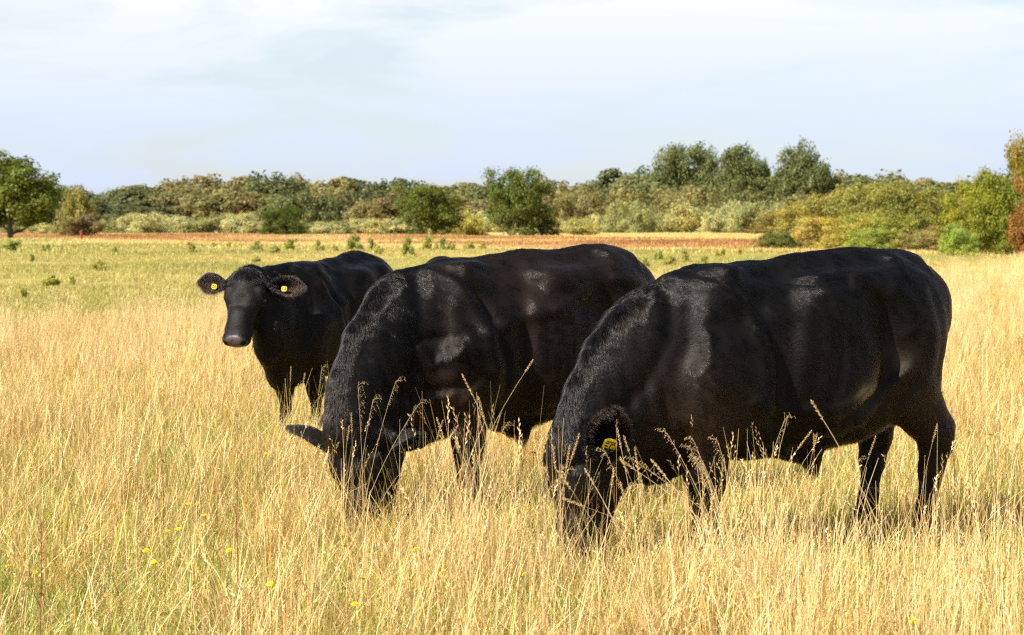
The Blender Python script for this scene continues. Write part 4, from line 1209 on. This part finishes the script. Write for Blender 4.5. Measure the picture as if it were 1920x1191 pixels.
def build_trees():
    make_kinds()
    R = random.Random(21)
    def hgt(v, Y): return 1.5 + (HORIZON - v) * Y / FPX
    sky_u = [-200, 60, 120, 150, 200, 240, 280, 320, 345, 400, 450, 500, 560, 620, 660, 690, 720, 745, 790, 830, 860, 900, 950, 1010, 1040, 1065, 1100, 1130, 1160, 1190, 1215, 1260, 1440, 1560, 1620, 1680, 1720, 1760, 1790, 1850, 2150]
    sky_v = [350, 350, 358, 356, 354, 352, 350, 343, 336, 335, 334, 334, 336, 337, 341, 334, 333, 349, 350, 352, 345, 345, 349, 345, 337, 341, 348, 344, 323, 321, 330, 338, 340, 334, 330, 332, 340, 345, 341, 342, 335]
    OL = (0.150, 0.138, 0.058); OG = (0.125, 0.128, 0.050); DG = (0.078, 0.092, 0.040); GR = (0.098, 0.115, 0.045); BR = (0.140, 0.112, 0.055)
    names = {OL: 'olive brown', OG: 'dull olive green', DG: 'dark green', GR: 'mid green', BR: 'russet brown'}
    # back of the wood: colours read along the skyline
    def stretch(u):
        for lim, ph in ((150, 'behind the broad oak'), (400, 'left of the raised cow head'), (560, 'above the raised cow head'), (720, 'above the left cow back'), (860, 'near the wide green tree'),
                        (1080, 'near the tallest meadow tree'), (1230, 'just left of the poplars'), (1450, 'below the poplars'), (1600, 'just right of the poplars'), (1780, 'behind the thicket')):
            if u < lim: return ph
        return 'behind the hawthorns'
    def wood_col(u):
        if u < 300: return R.choice([DG, DG, OG])
        if u < 480: return R.choice([OL, OL, OG])
        if u < 670: return R.choice([OG, GR, DG, OL])
        if u < 750: return R.choice([BR, DG])
        if u < 1000: return R.choice([OL, DG, OG])
        if u < 1130: return R.choice([OL, OG])
        if u < 1230: return R.choice([DG, GR])
        if u < 1560: return R.choice([OL, OG])
        return R.choice([OL, OG, GR])
    u = -140
    while u < 2080:
        Y = R.uniform(430, 490); v = float(np.interp(u, sky_u, sky_v)) + R.uniform(-3, 5)
        h = hgt(v, Y); c = wood_col(u)
        tree('woodland_tree', 'wood', at_px(u, None, Y), Y, h, R.uniform(15, 20), c, f'distant {names[c]} tree on the wood skyline, {stretch(u)}', 'tree', 'trees of the far wood', r=R)
        u += R.uniform(34, 50)
    u = -130
    while u < 2070:     # nearer and lower edge of the wood
        Y = R.uniform(350, 410); v = float(np.interp(u, sky_u, sky_v)) + R.uniform(14, 36)
        v = min(v, 385)
        h = hgt(v, Y); c = wood_col(u)
        tree('woodland_tree', 'wood', at_px(u, None, Y), Y, h, R.uniform(10, 14), c, f'distant {names[c]} tree low in the wood, {stretch(u)}', 'tree', 'trees of the far wood', r=R)
        u += R.uniform(32, 48)
    # pale willow scrub along the foot of the wood
    WI = (0.26, 0.27, 0.135); WY = (0.26, 0.25, 0.11); WG = (0.175, 0.19, 0.085)
    wn = {WI: 'silvery grey green', WY: 'pale yellowish', WG: 'grey green'}
    u = -60
    while u < 1500:
        Y = R.uniform(290, 335)
        if u < 200: top = R.uniform(405, 418)
        elif u < 480: top = R.uniform(398, 410)
        elif u < 560: top = R.uniform(408, 418)
        elif u < 740: top = R.uniform(405, 415)
        elif u < 1130: top = R.uniform(396, 414)
        else: top = R.uniform(378, 400)
        c = R.choice([WI, WI, WG, WY] if u < 760 or u > 1150 else [WY, WY, WI])
        tree('willow_bush', 'scrub', at_px(u, None, Y), Y, hgt(top, Y), R.uniform(5, 8), c, f'{wn[c]} willow bush below the wood, {stretch(u)}', 'bush', 'willow bushes below the wood', r=R)
        u += R.uniform(24, 40)
    # olive mounds in front of the poplars
    for (u, v, Y, w_, c) in [(1180, 352, 345, 10, OL), (1235, 356, 340, 10, OL), (1290, 350, 342, 11, OL), (1345, 358, 338, 9, OG), (1400, 378, 300, 7, WG), (1450, 384, 290, 6, WI), (1095, 360, 350, 9, OL), (1050, 366, 340, 8, OL), (560, 362, 350, 9, DG), (620, 365, 350, 9, DG), (690, 376, 345, 8, OL)]:
        tree('rounded_tree', 'scrub', at_px(u, None, Y), Y, hgt(v, Y), w_, c, f'{names.get(c, wn.get(c))} mounded tree before the wood, {stretch(u)}', 'tree', 'mounded trees before the wood', r=R)
    # tall poplars
    PG = (0.085, 0.108, 0.050)
    for (u, v, Y, w_, lab, vr) in [(1280, 275, 440, 15.5, 'tall grey green poplar, broadest of the clump, left of its neighbours', 0), (1328, 288, 436, 8.5, 'tall poplar touching the right side of the broad first poplar', 1),
                               (1386, 279, 430, 12.0, 'tall poplar in the middle of the clump, sky gap on its right', 2), (1418, 305, 432, 7, 'slender poplar leaning against the middle poplar', 0),
                               (1500, 277, 425, 14, 'tall poplar standing apart to the right of the sky gap', 1), (1540, 318, 428, 9, 'shorter poplar on the right flank of the poplar standing apart', 2)]:
        tree('poplar_tree', 'poplar', at_px(u, None, Y), Y, hgt(v, Y), w_, PG, lab, 'tree', 'tall poplars rising over the wood', var=vr, r=R)
    # single trees on the meadow edge
    tree('oak_tree', 'oak', at_px(22, None, 186), 186, hgt(297, 186), 11.5, (0.075, 0.100, 0.022), 'broad green oak at the left edge with a forked bare trunk', 'tree', None, var=0, rz=1.0)
    tree('oak_tree', 'oak', at_px(-45, None, 190), 190, hgt(315, 190), 9.0, (0.075, 0.100, 0.022), 'green tree crown cut off by the left edge, behind the broad oak', 'tree', None, var=1, rz=0.4)
    tree('yellow_green_bush', 'scrub', at_px(140, None, 260), 260, hgt(352, 260), 5, (0.17, 0.17, 0.05), 'light olive tree just right of the broad oak, in front of the wood', 'tree', None, r=R)
    tree('brown_bush', 'scrub', at_px(160, None, 255), 255, hgt(402, 255), 5.5, (0.115, 0.095, 0.045), 'low rusty brown bush right of the broad oak', 'bush', None, r=R)
    tree('round_bush', 'thicket', at_px(530, None, 262), 262, hgt(388, 262), 7.0, (0.050, 0.075, 0.018), 'dark green round bush standing alone on the edge of the rusty grass', 'bush', None, var=1, r=R)
    tree('oak_tree', 'thicket', at_px(800, None, 250), 250, hgt(349, 250), 9.2, (0.072, 0.098, 0.022), 'wide green tree with leaves down to the ground, left of the tallest meadow tree', 'tree', None, var=2, r=R)
    tree('oak_tree', 'thicket', at_px(968, None, 245), 245, hgt(318, 245), 9.2, (0.070, 0.098, 0.026), 'tallest green tree on the meadow edge behind the middle bullock', 'tree', None, var=2, rz=2.0)
    tree('oak_tree', 'thicket', at_px(1020, None, 246), 246, hgt(385, 246), 4.0, (0.068, 0.080, 0.026), 'small dark tree leaning on the right foot of the tallest meadow tree', 'tree', None, r=R)
    tree('yellow_green_bush', 'scrub', at_px(882, None, 256), 256, hgt(398, 256), 4.6, (0.26, 0.24, 0.05), 'bright yellow green bush between the wide tree and the tallest meadow tree', 'bush', None, r=R)
    tree('yellow_green_bush', 'scrub', at_px(1085, None, 256), 256, hgt(410, 256), 4.6, (0.24, 0.23, 0.08), 'pale yellow green bush right of the tallest meadow tree', 'bush', None, r=R)
    # thicket on the right, nearer
    TH = [(1475, 400, 158, 6.0, (0.150, 0.130, 0.045)), (1515, 385, 150, 5.5, (0.200, 0.195, 0.060)), (1560, 362, 140, 6.0, (0.165, 0.165, 0.050)), (1605, 350, 132, 6.0, (0.140, 0.150, 0.045)),
          (1500, 430, 126, 4.0, (0.23, 0.215, 0.085)), (1550, 408, 120, 4.5, (0.25, 0.22, 0.075)), (1600, 400, 112, 4.0, (0.22, 0.22, 0.060)), (1650, 345, 126, 6.0, (0.155, 0.170, 0.048)),
          (1700, 352, 122, 5.5, (0.125, 0.140, 0.042)), (1745, 362, 125, 5.5, (0.150, 0.150, 0.050)), (1655, 405, 104, 3.6, (0.20, 0.215, 0.055)), (1705, 398, 106, 3.8, (0.13, 0.150, 0.040)),
          (1750, 425, 102, 3.4, (0.20, 0.185, 0.085)), (1625, 430, 100, 3.0, (0.18, 0.22, 0.055)), (1790, 372, 128, 4.5, (0.120, 0.140, 0.048)), (1465, 432, 122, 3.0, (0.10, 0.12, 0.04)), (1440, 445, 122, 2.0, (0.10, 0.12, 0.04))]
    for i, (u, v, Y, w_, c) in enumerate(TH):
        side = 'left end' if u < 1530 else ('middle' if u < 1680 else 'right end')
        near = 'front' if Y < 115 else 'rear'
        lab = 'yellowish' if c[0] > .23 else ('light olive green' if c[0] > .16 else 'darker olive green')
        tree('thicket_bush', 'thicket', at_px(u, None, Y), Y, hgt(v, Y), w_, c, f'{lab} bush, {near} {side} of the thicket behind the right bullock', 'bush', 'bushes of the thicket on the right', r=R)
    tree('round_bush', 'thicket', at_px(1793, None, 86), 86, hgt(427, 86) + 0.1, 1.75, (0.17, 0.24, 0.06), 'small bright fresh green round bush at the foot of the hawthorns', 'bush', None, var=3, r=R)
    HW = [(1838, 326, 93, 3.4, (0.150, 0.172, 0.024), 'yellow green hawthorn, left one of the hedge at the right edge'), (1880, 330, 90, 3.2, (0.115, 0.142, 0.024), 'green hawthorn between the yellow green one and the red berried one'),
          (1945, 318, 88, 2.3, (0.19, 0.100, 0.035), 'hawthorn reddened with berries at the right edge of the picture'), (1812, 385, 91, 2.0, (0.17, 0.18, 0.03), 'low yellow green bush at the left foot of the hawthorn hedge'),
          (1925, 262, 100, 2.9, (0.15, 0.135, 0.03), 'tallest autumn tinted tree at the right edge, turning orange'), (1958, 290, 97, 3.5, (0.16, 0.16, 0.03), 'tree of the hawthorn hedge cut off by the right edge'), (1985, 340, 90, 3.6, (0.15, 0.17, 0.03), 'bush of the hawthorn hedge just past the right edge')]
    for (u, v, Y, w_, c, lab) in HW[:6]:
        tree('hawthorn_tree', 'thicket', at_px(u, None, Y), Y, hgt(v, Y), w_, c, lab, 'tree', 'hawthorns at the right edge', r=R)
    # saplings and low shrubs in the meadow: column, base row, height in rows, width in rows
    SP = [(186, 507, 22, 30, 's'), (95, 542, 40, 36, 't'), (135, 525, 20, 14, 's'), (215, 478, 14, 14, 's'), (360, 479, 24, 24, 's'), (402, 468, 10, 16, 's'), (430, 468, 12, 10, 's'), (20, 476, 24, 50, 's'),
          (86, 475, 16, 22, 's'), (482, 478, 22, 26, 's'), (515, 482, 18, 22, 's'), (543, 475, 26, 34, 's'), (598, 478, 24, 20, 's'), (628, 478, 16, 12, 's'), (480, 500, 20, 18, 't'), (60, 500, 26, 12, 't'), (45, 560, 30, 16, 't'),
          (665, 474, 34, 34, 's'), (697, 472, 26, 18, 's'), (765, 488, 40, 26, 's'), (800, 476, 32, 34, 's'), (828, 478, 26, 24, 's'), (845, 480, 20, 20, 's'), (710, 486, 20, 22, 's'), (880, 474, 20, 24, 's'), (905, 473, 16, 22, 's'),
          (1255, 498, 24, 26, 's'), (1285, 494, 26, 22, 's'), (1318, 498, 20, 26, 's'), (1235, 492, 20, 20, 's'), (1350, 488, 18, 24, 's'), (1208, 500, 22, 22, 's'), (1385, 484, 14, 18, 's')]
    for i, (u, vb, hh, ww, k) in enumerate(SP):
        Y = CAM_Z * FPX / (vb - HORIZON)
        h = hh * Y / FPX; wd = ww * Y / FPX
        c = R.choice([(0.20, 0.22, 0.07), (0.17, 0.20, 0.06), (0.24, 0.24, 0.08)])
        if k == 't': lab, nm = 'thin leafy sapling on a bare stem in the green part of the meadow', 'sapling'
        else:
            wh = 'left of the raised cow head' if u < 440 else ('above the left cow' if u < 660 else ('left above the middle bullock' if u < 780 else ('above the middle bullock back' if u < 1000 else 'between the rumps and the thicket')))
            lab, nm = f"{'tiny' if hh < 17 else ('small' if hh < 25 else 'larger')} leafy meadow bush {wh}", 'meadow_shrub'
        lab = {186: 'pair of dark leafy tufts on the green meadow left of the cattle', 95: 'yellowish sapling with a visible stem on the green meadow near the left edge', 360: 'round dark bush on the pale strip left of the raised cow head',
               20: 'low green bush at the left edge below the broad oak', 665: 'highest of the small bushes seen between the left cow and the middle bullock'}.get(u, lab)
        tree(nm, 'sapling' if k == 't' else 'low_shrub', at_px(u, None, Y), Y, h, wd, c, lab, 'sapling' if k == 't' else 'bush', 'small bushes dotted over the meadow' , r=R)
    # the small red post under the oak
    Y = 165.0
    v, q = tube_np([(0, 0, -0.1), (0, 0, 0.45), (0, 0, 0.78)], [0.10, 0.10, 0.09], 10)
    post = link('marker_post', mesh_np('marker_post', v, quads=q), simple_mat('red_paint', (0.28, 0.07, 0.04), 0.6, 0.2, 6))
    post.location = (at_px(153, None, Y), Y, float(ground_z(np.array([at_px(153, None, Y)]), np.array([Y]))[0]))
    tag(post, 'small red marker post in the grass right of the broad oak', 'post')
    cv, cq = sphere_np(0.095, 10, 6)
    cp = link('cap', mesh_np('cap', cv * [1, 1, .5] + [0, 0, .78], quads=cq), post.data.materials[0], post)

# ------------------------------------------------------------------ single plants in the foreground
M_PETAL = simple_mat('yellow_petals', (0.85, 0.62, 0.01), 0.6, 0.08, 60)
M_GREENSTEM = simple_mat('green_stem', (0.22, 0.26, 0.06), 0.7, 0.2, 30)
def dry_mat(name, col):
    return simple_mat(name, col, 0.75, 0.22, 60, 0.25)
M_STALK = dry_mat('bleached_stalk', (0.74, 0.55, 0.28))
M_DOCK = dry_mat('rust_red_seed', (0.26, 0.085, 0.04))

def build_flowers():
    r = np.random.default_rng(77)
    px = [(53,881),(91,969),(133,888),(189,878),(331,995),(302,1003),(252,1028),(269,1036),(381,970),(355,776),(369,801),(287,706),(283,1057),(353,1063),(426,1035),(351,949),(258,919),(503,1099),(620,804),(608,818),(135,951),(497,851),
          (1614,1077),(1702,1092),(1428,1127),(1435,1029),(1349,1026),(1720,1173),(1861,819),(1782,788),(779,1034),(1012,1063),(983,1083),(1075,1098),(663,1139),(768,1093),(829,1078),(678,1090),(1222,978),(987,959),(8,1066),(60,1078),(311,1000),(1888,1090),(1000,848),(640,848)]
    # two shared meshes: flower head of strap petals, and stem
    def head():
        vs, qs = [], []; b = 0
        for ring, (n, R_, up) in enumerate(((13, 0.0145, 0.002), (11, 0.011, 0.005), (7, 0.006, 0.007))):
            for i in range(n):
                a = 2 * math.pi * i / n + ring * .3
                d = np.array([math.cos(a), math.sin(a), 0]); s = np.array([-math.sin(a), math.cos(a), 0]) * R_ * .22
                p0 = d * .002; p1 = d * R_ + np.array([0, 0, up]); p2 = d * R_ * .6 + [0, 0, up * .9]
                vs.append(np.array([p0 - s * .4, p0 + s * .4, p2 + s, p1 + s * .7, p1 - s * .7, p2 - s])); qs.append(np.array([[0, 1, 2, 5], [5, 2, 3, 4]]) + b); b += 6
        return mesh_np('flower_head', np.concatenate(vs), quads=np.concatenate(qs), smooth=False)
    hm = head(); hm.materials.append(M_PETAL)
    sv, sq = tube_np([(0, 0, 0), (0.006, 0, .5), (0, 0, 1.0)], [0.0016] * 3, 5)
    sm = mesh_np('stem', sv, quads=sq); sm.materials.append(M_GREENSTEM)
    special = {(331, 995): 'larger yellow hawkbit flower standing above the sward at the lower left', (269, 1036): 'yellow flower, one of two close together at the lower left', (1614, 1077): 'yellow flower on the green patch below the right bullock',
               (1702, 1092): 'double yellow flower on the green patch at the lower right', (1012, 1063): 'yellow flower among the tall bleached stems at the bottom centre', (1435, 1029): 'yellow flower in the shade edge below the right bullock belly'}
    for (u, v) in px:
        z = r.uniform(0.24, 0.31)
        Y = FPX * (CAM_Z - z) / (v - HORIZON); X = (u - 960) * Y / FPX
        g0 = float(ground_z(np.array([X]), np.array([Y]))[0])
        root = bpy.data.objects.new('yellow_flower', None); C.objects.link(root); root.location = (X, Y, g0); root.empty_display_size = .02
        tag(root, special.get((u, v), 'small yellow daisy like flower ' + ('beside the rust red dock stem' if u < 160 and v > 900 else 'near the left edge above the dock stem' if u < 160 else
            'in the grass left of the middle bullock head' if u < 560 and v < 960 else 'in the lower left foreground' if u < 560 else 'behind the middle bullock ear' if v < 860 and u < 700 else
            'in front of the middle bullock head' if u < 900 else 'near the right bullock head' if u < 1260 else 'behind the right bullock hind legs' if v < 900 else 'in the lower right foreground')), 'flower', 'yellow flowers dotted in the meadow')
        st = link('stem', sm, None, root); st.scale = (1, 1, z)
        hd = link('flower_head', hm, None, root); hd.location = (0, 0, z); s = r.uniform(.65, 1.05); hd.scale = (s, s, s)
        hd.rotation_euler = (r.uniform(0.1, .6), r.uniform(-.4, .3), r.uniform(0, 6))

def stalk_path(base, top, bow, n=9):
    base, top = np.array(base, float), np.array(top, float)
    t = np.linspace(0, 1, n)[:, None]
    side = np.array([bow[0], bow[1], 0])
    return base * (1 - t) + top * t + side * (np.sin(t * math.pi * .5) - t) * 1.0

def seed_head(kind, pts, r, L):
    """spikelets along the upper part of a stalk path"""
    top = pts[-1]; vs, qs = [], []; b = 0
    seg = np.linalg.norm(np.diff(pts, axis=0), axis=1); cum = np.concatenate([[0], np.cumsum(seg)]); tot = cum[-1]
    def at(s):
        i = min(max(np.searchsorted(cum, s) - 1, 0), len(seg) - 1); f = (s - cum[i]) / seg[i]; return pts[i] * (1 - f) + pts[i + 1] * f
    def grain(p, d, l, w_):
        nonlocal b
        d = nrm(d); a = nrm(np.cross(d, [.2, .4, 1])); c = np.cross(d, a)
        ring = [p + d * l * .45 + (a * math.cos(k) + c * math.sin(k)) * w_ for k in (0, 2.1, 4.2)]
        vs.append(np.array([p] + ring + [p + d * l])); qs.append(np.array([[0, 1, 4, 2], [0, 2, 4, 3], [0, 3, 4, 1]]) + b); b += 5
    def rod(p0, p1, w_):
        nonlocal b
        d = nrm(p1 - p0); a = nrm(np.cross(d, [.2, .4, 1])) * w_; c = nrm(np.cross(d, a)) * w_
        vs.append(np.array([p0 + a, p0 - a * .5 + c * .8, p0 - a * .5 - c * .8, p1 + a * .5, p1 - a * .25 + c * .4, p1 - a * .25 - c * .4])); qs.append(np.array([[0, 1, 4, 3], [1, 2, 5, 4], [2, 0, 3, 5]]) + b); b += 6
    if kind == 'spike':
        n = int(L / 0.0035)
        for i in range(n):
            s = tot - L * i / n; p = at(s); d = nrm(at(min(s + .01, tot)) - at(s - .01) + 1e-6)
            a = i * 2.4; sd_ = nrm(np.cross(d, [math.cos(a), math.sin(a), .3]))
            grain(p, d + sd_ * .55, r.uniform(.009, .013), .0024)
    else:
        L = L * 1.5
        n = int(L / 0.0085)
        lean = nrm(np.array([pts[-1][0] - pts[0][0] + 1e-4, 0, 0]))
        for i in range(n):
            s = tot - L * i / n; p = at(s); a = i * 2.4
            bl = (0.006 + 0.022 * math.sin(min(1, (i + 1) / n * 1.25) * math.pi) ** .8) * r.uniform(.5, 1.3)
            d = nrm(lean * r.uniform(.1, .9) + np.array([math.cos(a) * .35, math.sin(a) * .3, .75]))
            p1 = p + d * bl; p2 = p1 + nrm(lean * .5 + np.array([0, 0, -.75 + r.normal(0, .3)])) * bl * .5
            rod(p, p1, .00035); rod(p1, p2, .00025)
            for q, dd in ((p1, .2), (p2, 0)):
                grain(q, np.array([lean[0] * .4 + r.normal(0, .25), r.normal(0, .25), -.8]), r.uniform(.006, .010), .0011)
    return mesh_np('seed_head', np.concatenate(vs), quads=np.concatenate(qs), smooth=False)

def build_stalks():
    r = np.random.default_rng(9)
    # photo column/row of the tip, column/row where it leaves the sward, distance, kind, radius, label
    ST = [(868, 703, 906, 800, 7.9, 'spike', .0022, 'upright spike of seeding grass standing before the middle bullock flank'),
          (998, 676, 935, 800, 8.6, 'spike', .0014, 'long thin stem leaning right across the middle bullock belly'),
          (1520, 752, 1640, 1000, 6.3, 'spike', .0030, 'thick pale seeding stem leaning left across the right bullock belly'),
          (1222, 862, 1335, 1040, 6.6, 'spike', .0034, 'blurred thick seeding stem crossing the right bullock foreleg'),
          (1157, 806, 1183, 960, 7.3, 'spike', .0024, 'upright seed spike beside the yellow tag of the right bullock'),
          (1190, 840, 1203, 960, 7.2, 'spike', .0022, 'shorter seed spike right of the one beside the yellow tag'),
          (1165, 862, 1215, 905, 7.0, 'spike', .0026, 'seed spike bent over to the right of the tag'),
          (1250, 812, 1330, 990, 7.7, 'panicle', .0018, 'arching stem with rows of drooping grains before the right bullock foreleg'),
          (1300, 826, 1350, 980, 7.8, 'panicle', .0016, 'second arching stem with drooping grains before the right bullock foreleg'),
          (1345, 826, 1385, 990, 7.9, 'panicle', .0016, 'third arching stem with drooping grains, rightmost of the group at the foreleg'),
          (742, 716, 690, 930, 9.0, 'panicle', .0013, 'tall oat like stem over the neck of the middle bullock'),
          (700, 750, 672, 930, 9.0, 'panicle', .0013, 'oat like stem left of the tallest one over the middle bullock neck'),
          (785, 758, 700, 930, 8.9, 'panicle', .0013, 'oat like stem leaning right over the middle bullock cheek'),
          (672, 722, 680, 930, 9.1, 'panicle', .0012, 'straight thin stem at the left of the stems over the middle bullock'),
          (655, 800, 640, 940, 9.0, 'spike', .0013, 'short stem in front of the middle bullock forehead'),
          (830, 790, 790, 940, 8.7, 'spike', .0014, 'stem leaning right between the middle bullock head and foreleg'),
          (845, 815, 790, 950, 8.7, 'panicle', .0013, 'drooping stem between the middle bullock head and foreleg'),
          (820, 785, 865, 960, 8.4, 'spike', .0018, 'stem leaning left in front of the middle bullock foreleg'),
          (897, 745, 930, 900, 8.2, 'spike', .0016, 'thin seed spike behind the right side of the middle bullock foreleg'),
          (945, 800, 915, 900, 8.5, 'panicle', .0012, 'short branching stem below the middle bullock belly'),
          (1470, 785, 1440, 900, 8.0, 'panicle', .0012, 'branching stem in front of the right bullock sheath'),
          (1530, 815, 1510, 930, 8.2, 'spike', .0013, 'thin spike right of the right bullock sheath'),
          (1640, 820, 1610, 960, 8.6, 'spike', .0013, 'thin stem crossing the dark hind leg of the right bullock'),
          (1755, 797, 1735, 930, 8.5, 'spike', .0013, 'thin stem crossing the near hind leg of the right bullock'),
          (1010, 835, 1020, 960, 6.9, 'spike', .0024, 'blurred stem at the left edge of the right bullock head'),
          (1085, 815, 1050, 960, 6.8, 'spike', .0020, 'curved brownish stem over the right bullock forehead'),
          (1098, 880, 1135, 960, 6.7, 'spike', .0032, 'thick blurred stem leaning left over the right bullock cheek'),
          (1150, 880, 1140, 980, 6.8, 'spike', .0028, 'thick upright stem below the yellow tag of the right bullock'),
          (546, 688, 540, 800, 12.6, 'spike', .0016, 'thin stem before the left foreleg of the cow furthest left'),
          (604, 690, 592, 800, 12.6, 'panicle', .0016, 'bent stem before the right foreleg of the cow furthest left'),
          (572, 700, 560, 800, 12.7, 'spike', .0014, 'thin stem between the forelegs of the cow furthest left')]
    for k in range(26):       # thinner neighbours of the named stalks
        a = ST[r.integers(3, 28)]; du = r.uniform(-45, 45); tilt = r.uniform(-30, 30)
        ST.append((a[0] + du + tilt, a[1] + r.uniform(0, 70), a[2] + du, a[3], a[4] + r.uniform(-.2, .2), ['spike', 'panicle'][int(r.random() < .45)], .0011, 'thin pale grass stem with a small seed head ' + ('before the middle bullock' if a[0] + du < 990 else 'before the right bullock head' if a[0] + du < 1235 else 'before the right bullock foreleg' if a[0] + du < 1410 else 'before the right bullock rear half')))
    for (u0, v0, u1, v1, Y, kind, rad, lab) in ST:
        def w_(u, v): return np.array([(u - 960) * Y / FPX, Y, CAM_Z - (v - HORIZON) * Y / FPX])
        top = w_(u0, v0); mid = w_(u1, v1)
        f = mid[2] / max(top[2] - mid[2], .05)
        base = mid + (mid - top) * f * 0.85; base[2] = 0; rad *= .8
        top[1] -= 0.05; base[1] += r.uniform(-.05, .08)
        bow = ((top[0] - base[0]) * -0.5, r.uniform(-.1, .1))
        pts = stalk_path(base, top, bow, 10)
        if kind == 'panicle':   # the head nods
            d = np.sign(top[0] - base[0] + 1e-3) if abs(u1 - u0) > 15 else 1
            pts = np.concatenate([pts, [top + [0.012 * d, 0, 0.010], top + [0.030 * d, 0, 0.008]]])
        o0 = base.copy()
        L = r.uniform(.06, .10) if kind == 'spike' else r.uniform(.09, .17)
        root = bpy.data.objects.new('grass_stalk', None); C.objects.link(root); root.location = o0; root.empty_display_size = .02
        tag(root, lab, 'grass stalk', 'single grass stalks standing before the cattle')
        v, q = tube_np(pts - o0, np.linspace(rad, rad * .35, len(pts)), 5)
        link('stem', mesh_np('stem', v, quads=q), M_STALK, root)
        link('seed_head', seed_head(kind, pts - o0, r, L), M_STALK, root)
    # rust red dock
    for (u0, v0, u1, v1, Y, lab) in [(72, 985, 62, 1185, 6.3, 'rust red dead dock stem with clustered seeds at the lower left edge'), (438, 945, 442, 1010, 7.7, 'thin dark red brown dead stem in the grass at the lower left'), (300, 850, 302, 930, 9.2, 'dark reddish dead weed stem among the grass on the left')]:
        def w_(u, v): return np.array([(u - 960) * Y / FPX, Y, CAM_Z - (v - HORIZON) * Y / FPX])
        top = w_(u0, v0); mid = w_(u1, v1); base = mid.copy(); base[2] = 0
        pts = stalk_path(base, top, (.02, 0), 9)
        root = bpy.data.objects.new('dock_plant', None); C.objects.link(root); root.location = base; root.empty_display_size = .02
        tag(root, lab, 'dock plant', None)
        v, q = tube_np(pts - base, np.linspace(.0032, .0012, len(pts)), 6)
        link('stem', mesh_np('stem', v, quads=q), M_DOCK, root)
        H = float(top[2])
        vs, qs, b = [], [], 0
        for k in range(int(170 * (1 if u0 == 72 else .35))):
            f = 1 - r.random() ** 1.3 * .45; i = f * (len(pts) - 1); j = min(int(i), len(pts) - 2); p = (pts[j] * (1 - (i - j)) + pts[j + 1] * (i - j)) - base
            whorl = math.sin(f * 60) * .004
            p = p + nrm(r.normal(0, 1, 3)) * (0.006 + abs(whorl)) * r.uniform(.5, 1.6)
            a = r.normal(0, 1, (3, 3)); s = r.uniform(.003, .006)
            vs.append(np.array([p, p + nrm(a[0]) * s, p + nrm(a[1]) * s, p + nrm(a[2]) * s])); qs.append(np.array([[0, 1, 2, 3], [0, 2, 3, 1]]) + b); b += 4
        link('seeds', mesh_np('seeds', np.concatenate(vs), quads=np.concatenate(qs), smooth=False), M_DOCK, root)['kind'] = 'stuff'
        if u0 == 72:   # one side branch
            bp_ = pts[4] - base; tipb = bp_ + np.array([-.035, 0.0, .12])
            v, q = tube_np([bp_, (bp_ + tipb) / 2 + [-.01, 0, 0], tipb], [.002, .0016, .001], 5)
            link('branch', mesh_np('branch', v, quads=q), M_DOCK, root)

# ------------------------------------------------------------------ build
build_ground()
if TREES: build_trees()
build_cattle()
if GRASS:
    build_grass()
    build_flowers()
    build_stalks()
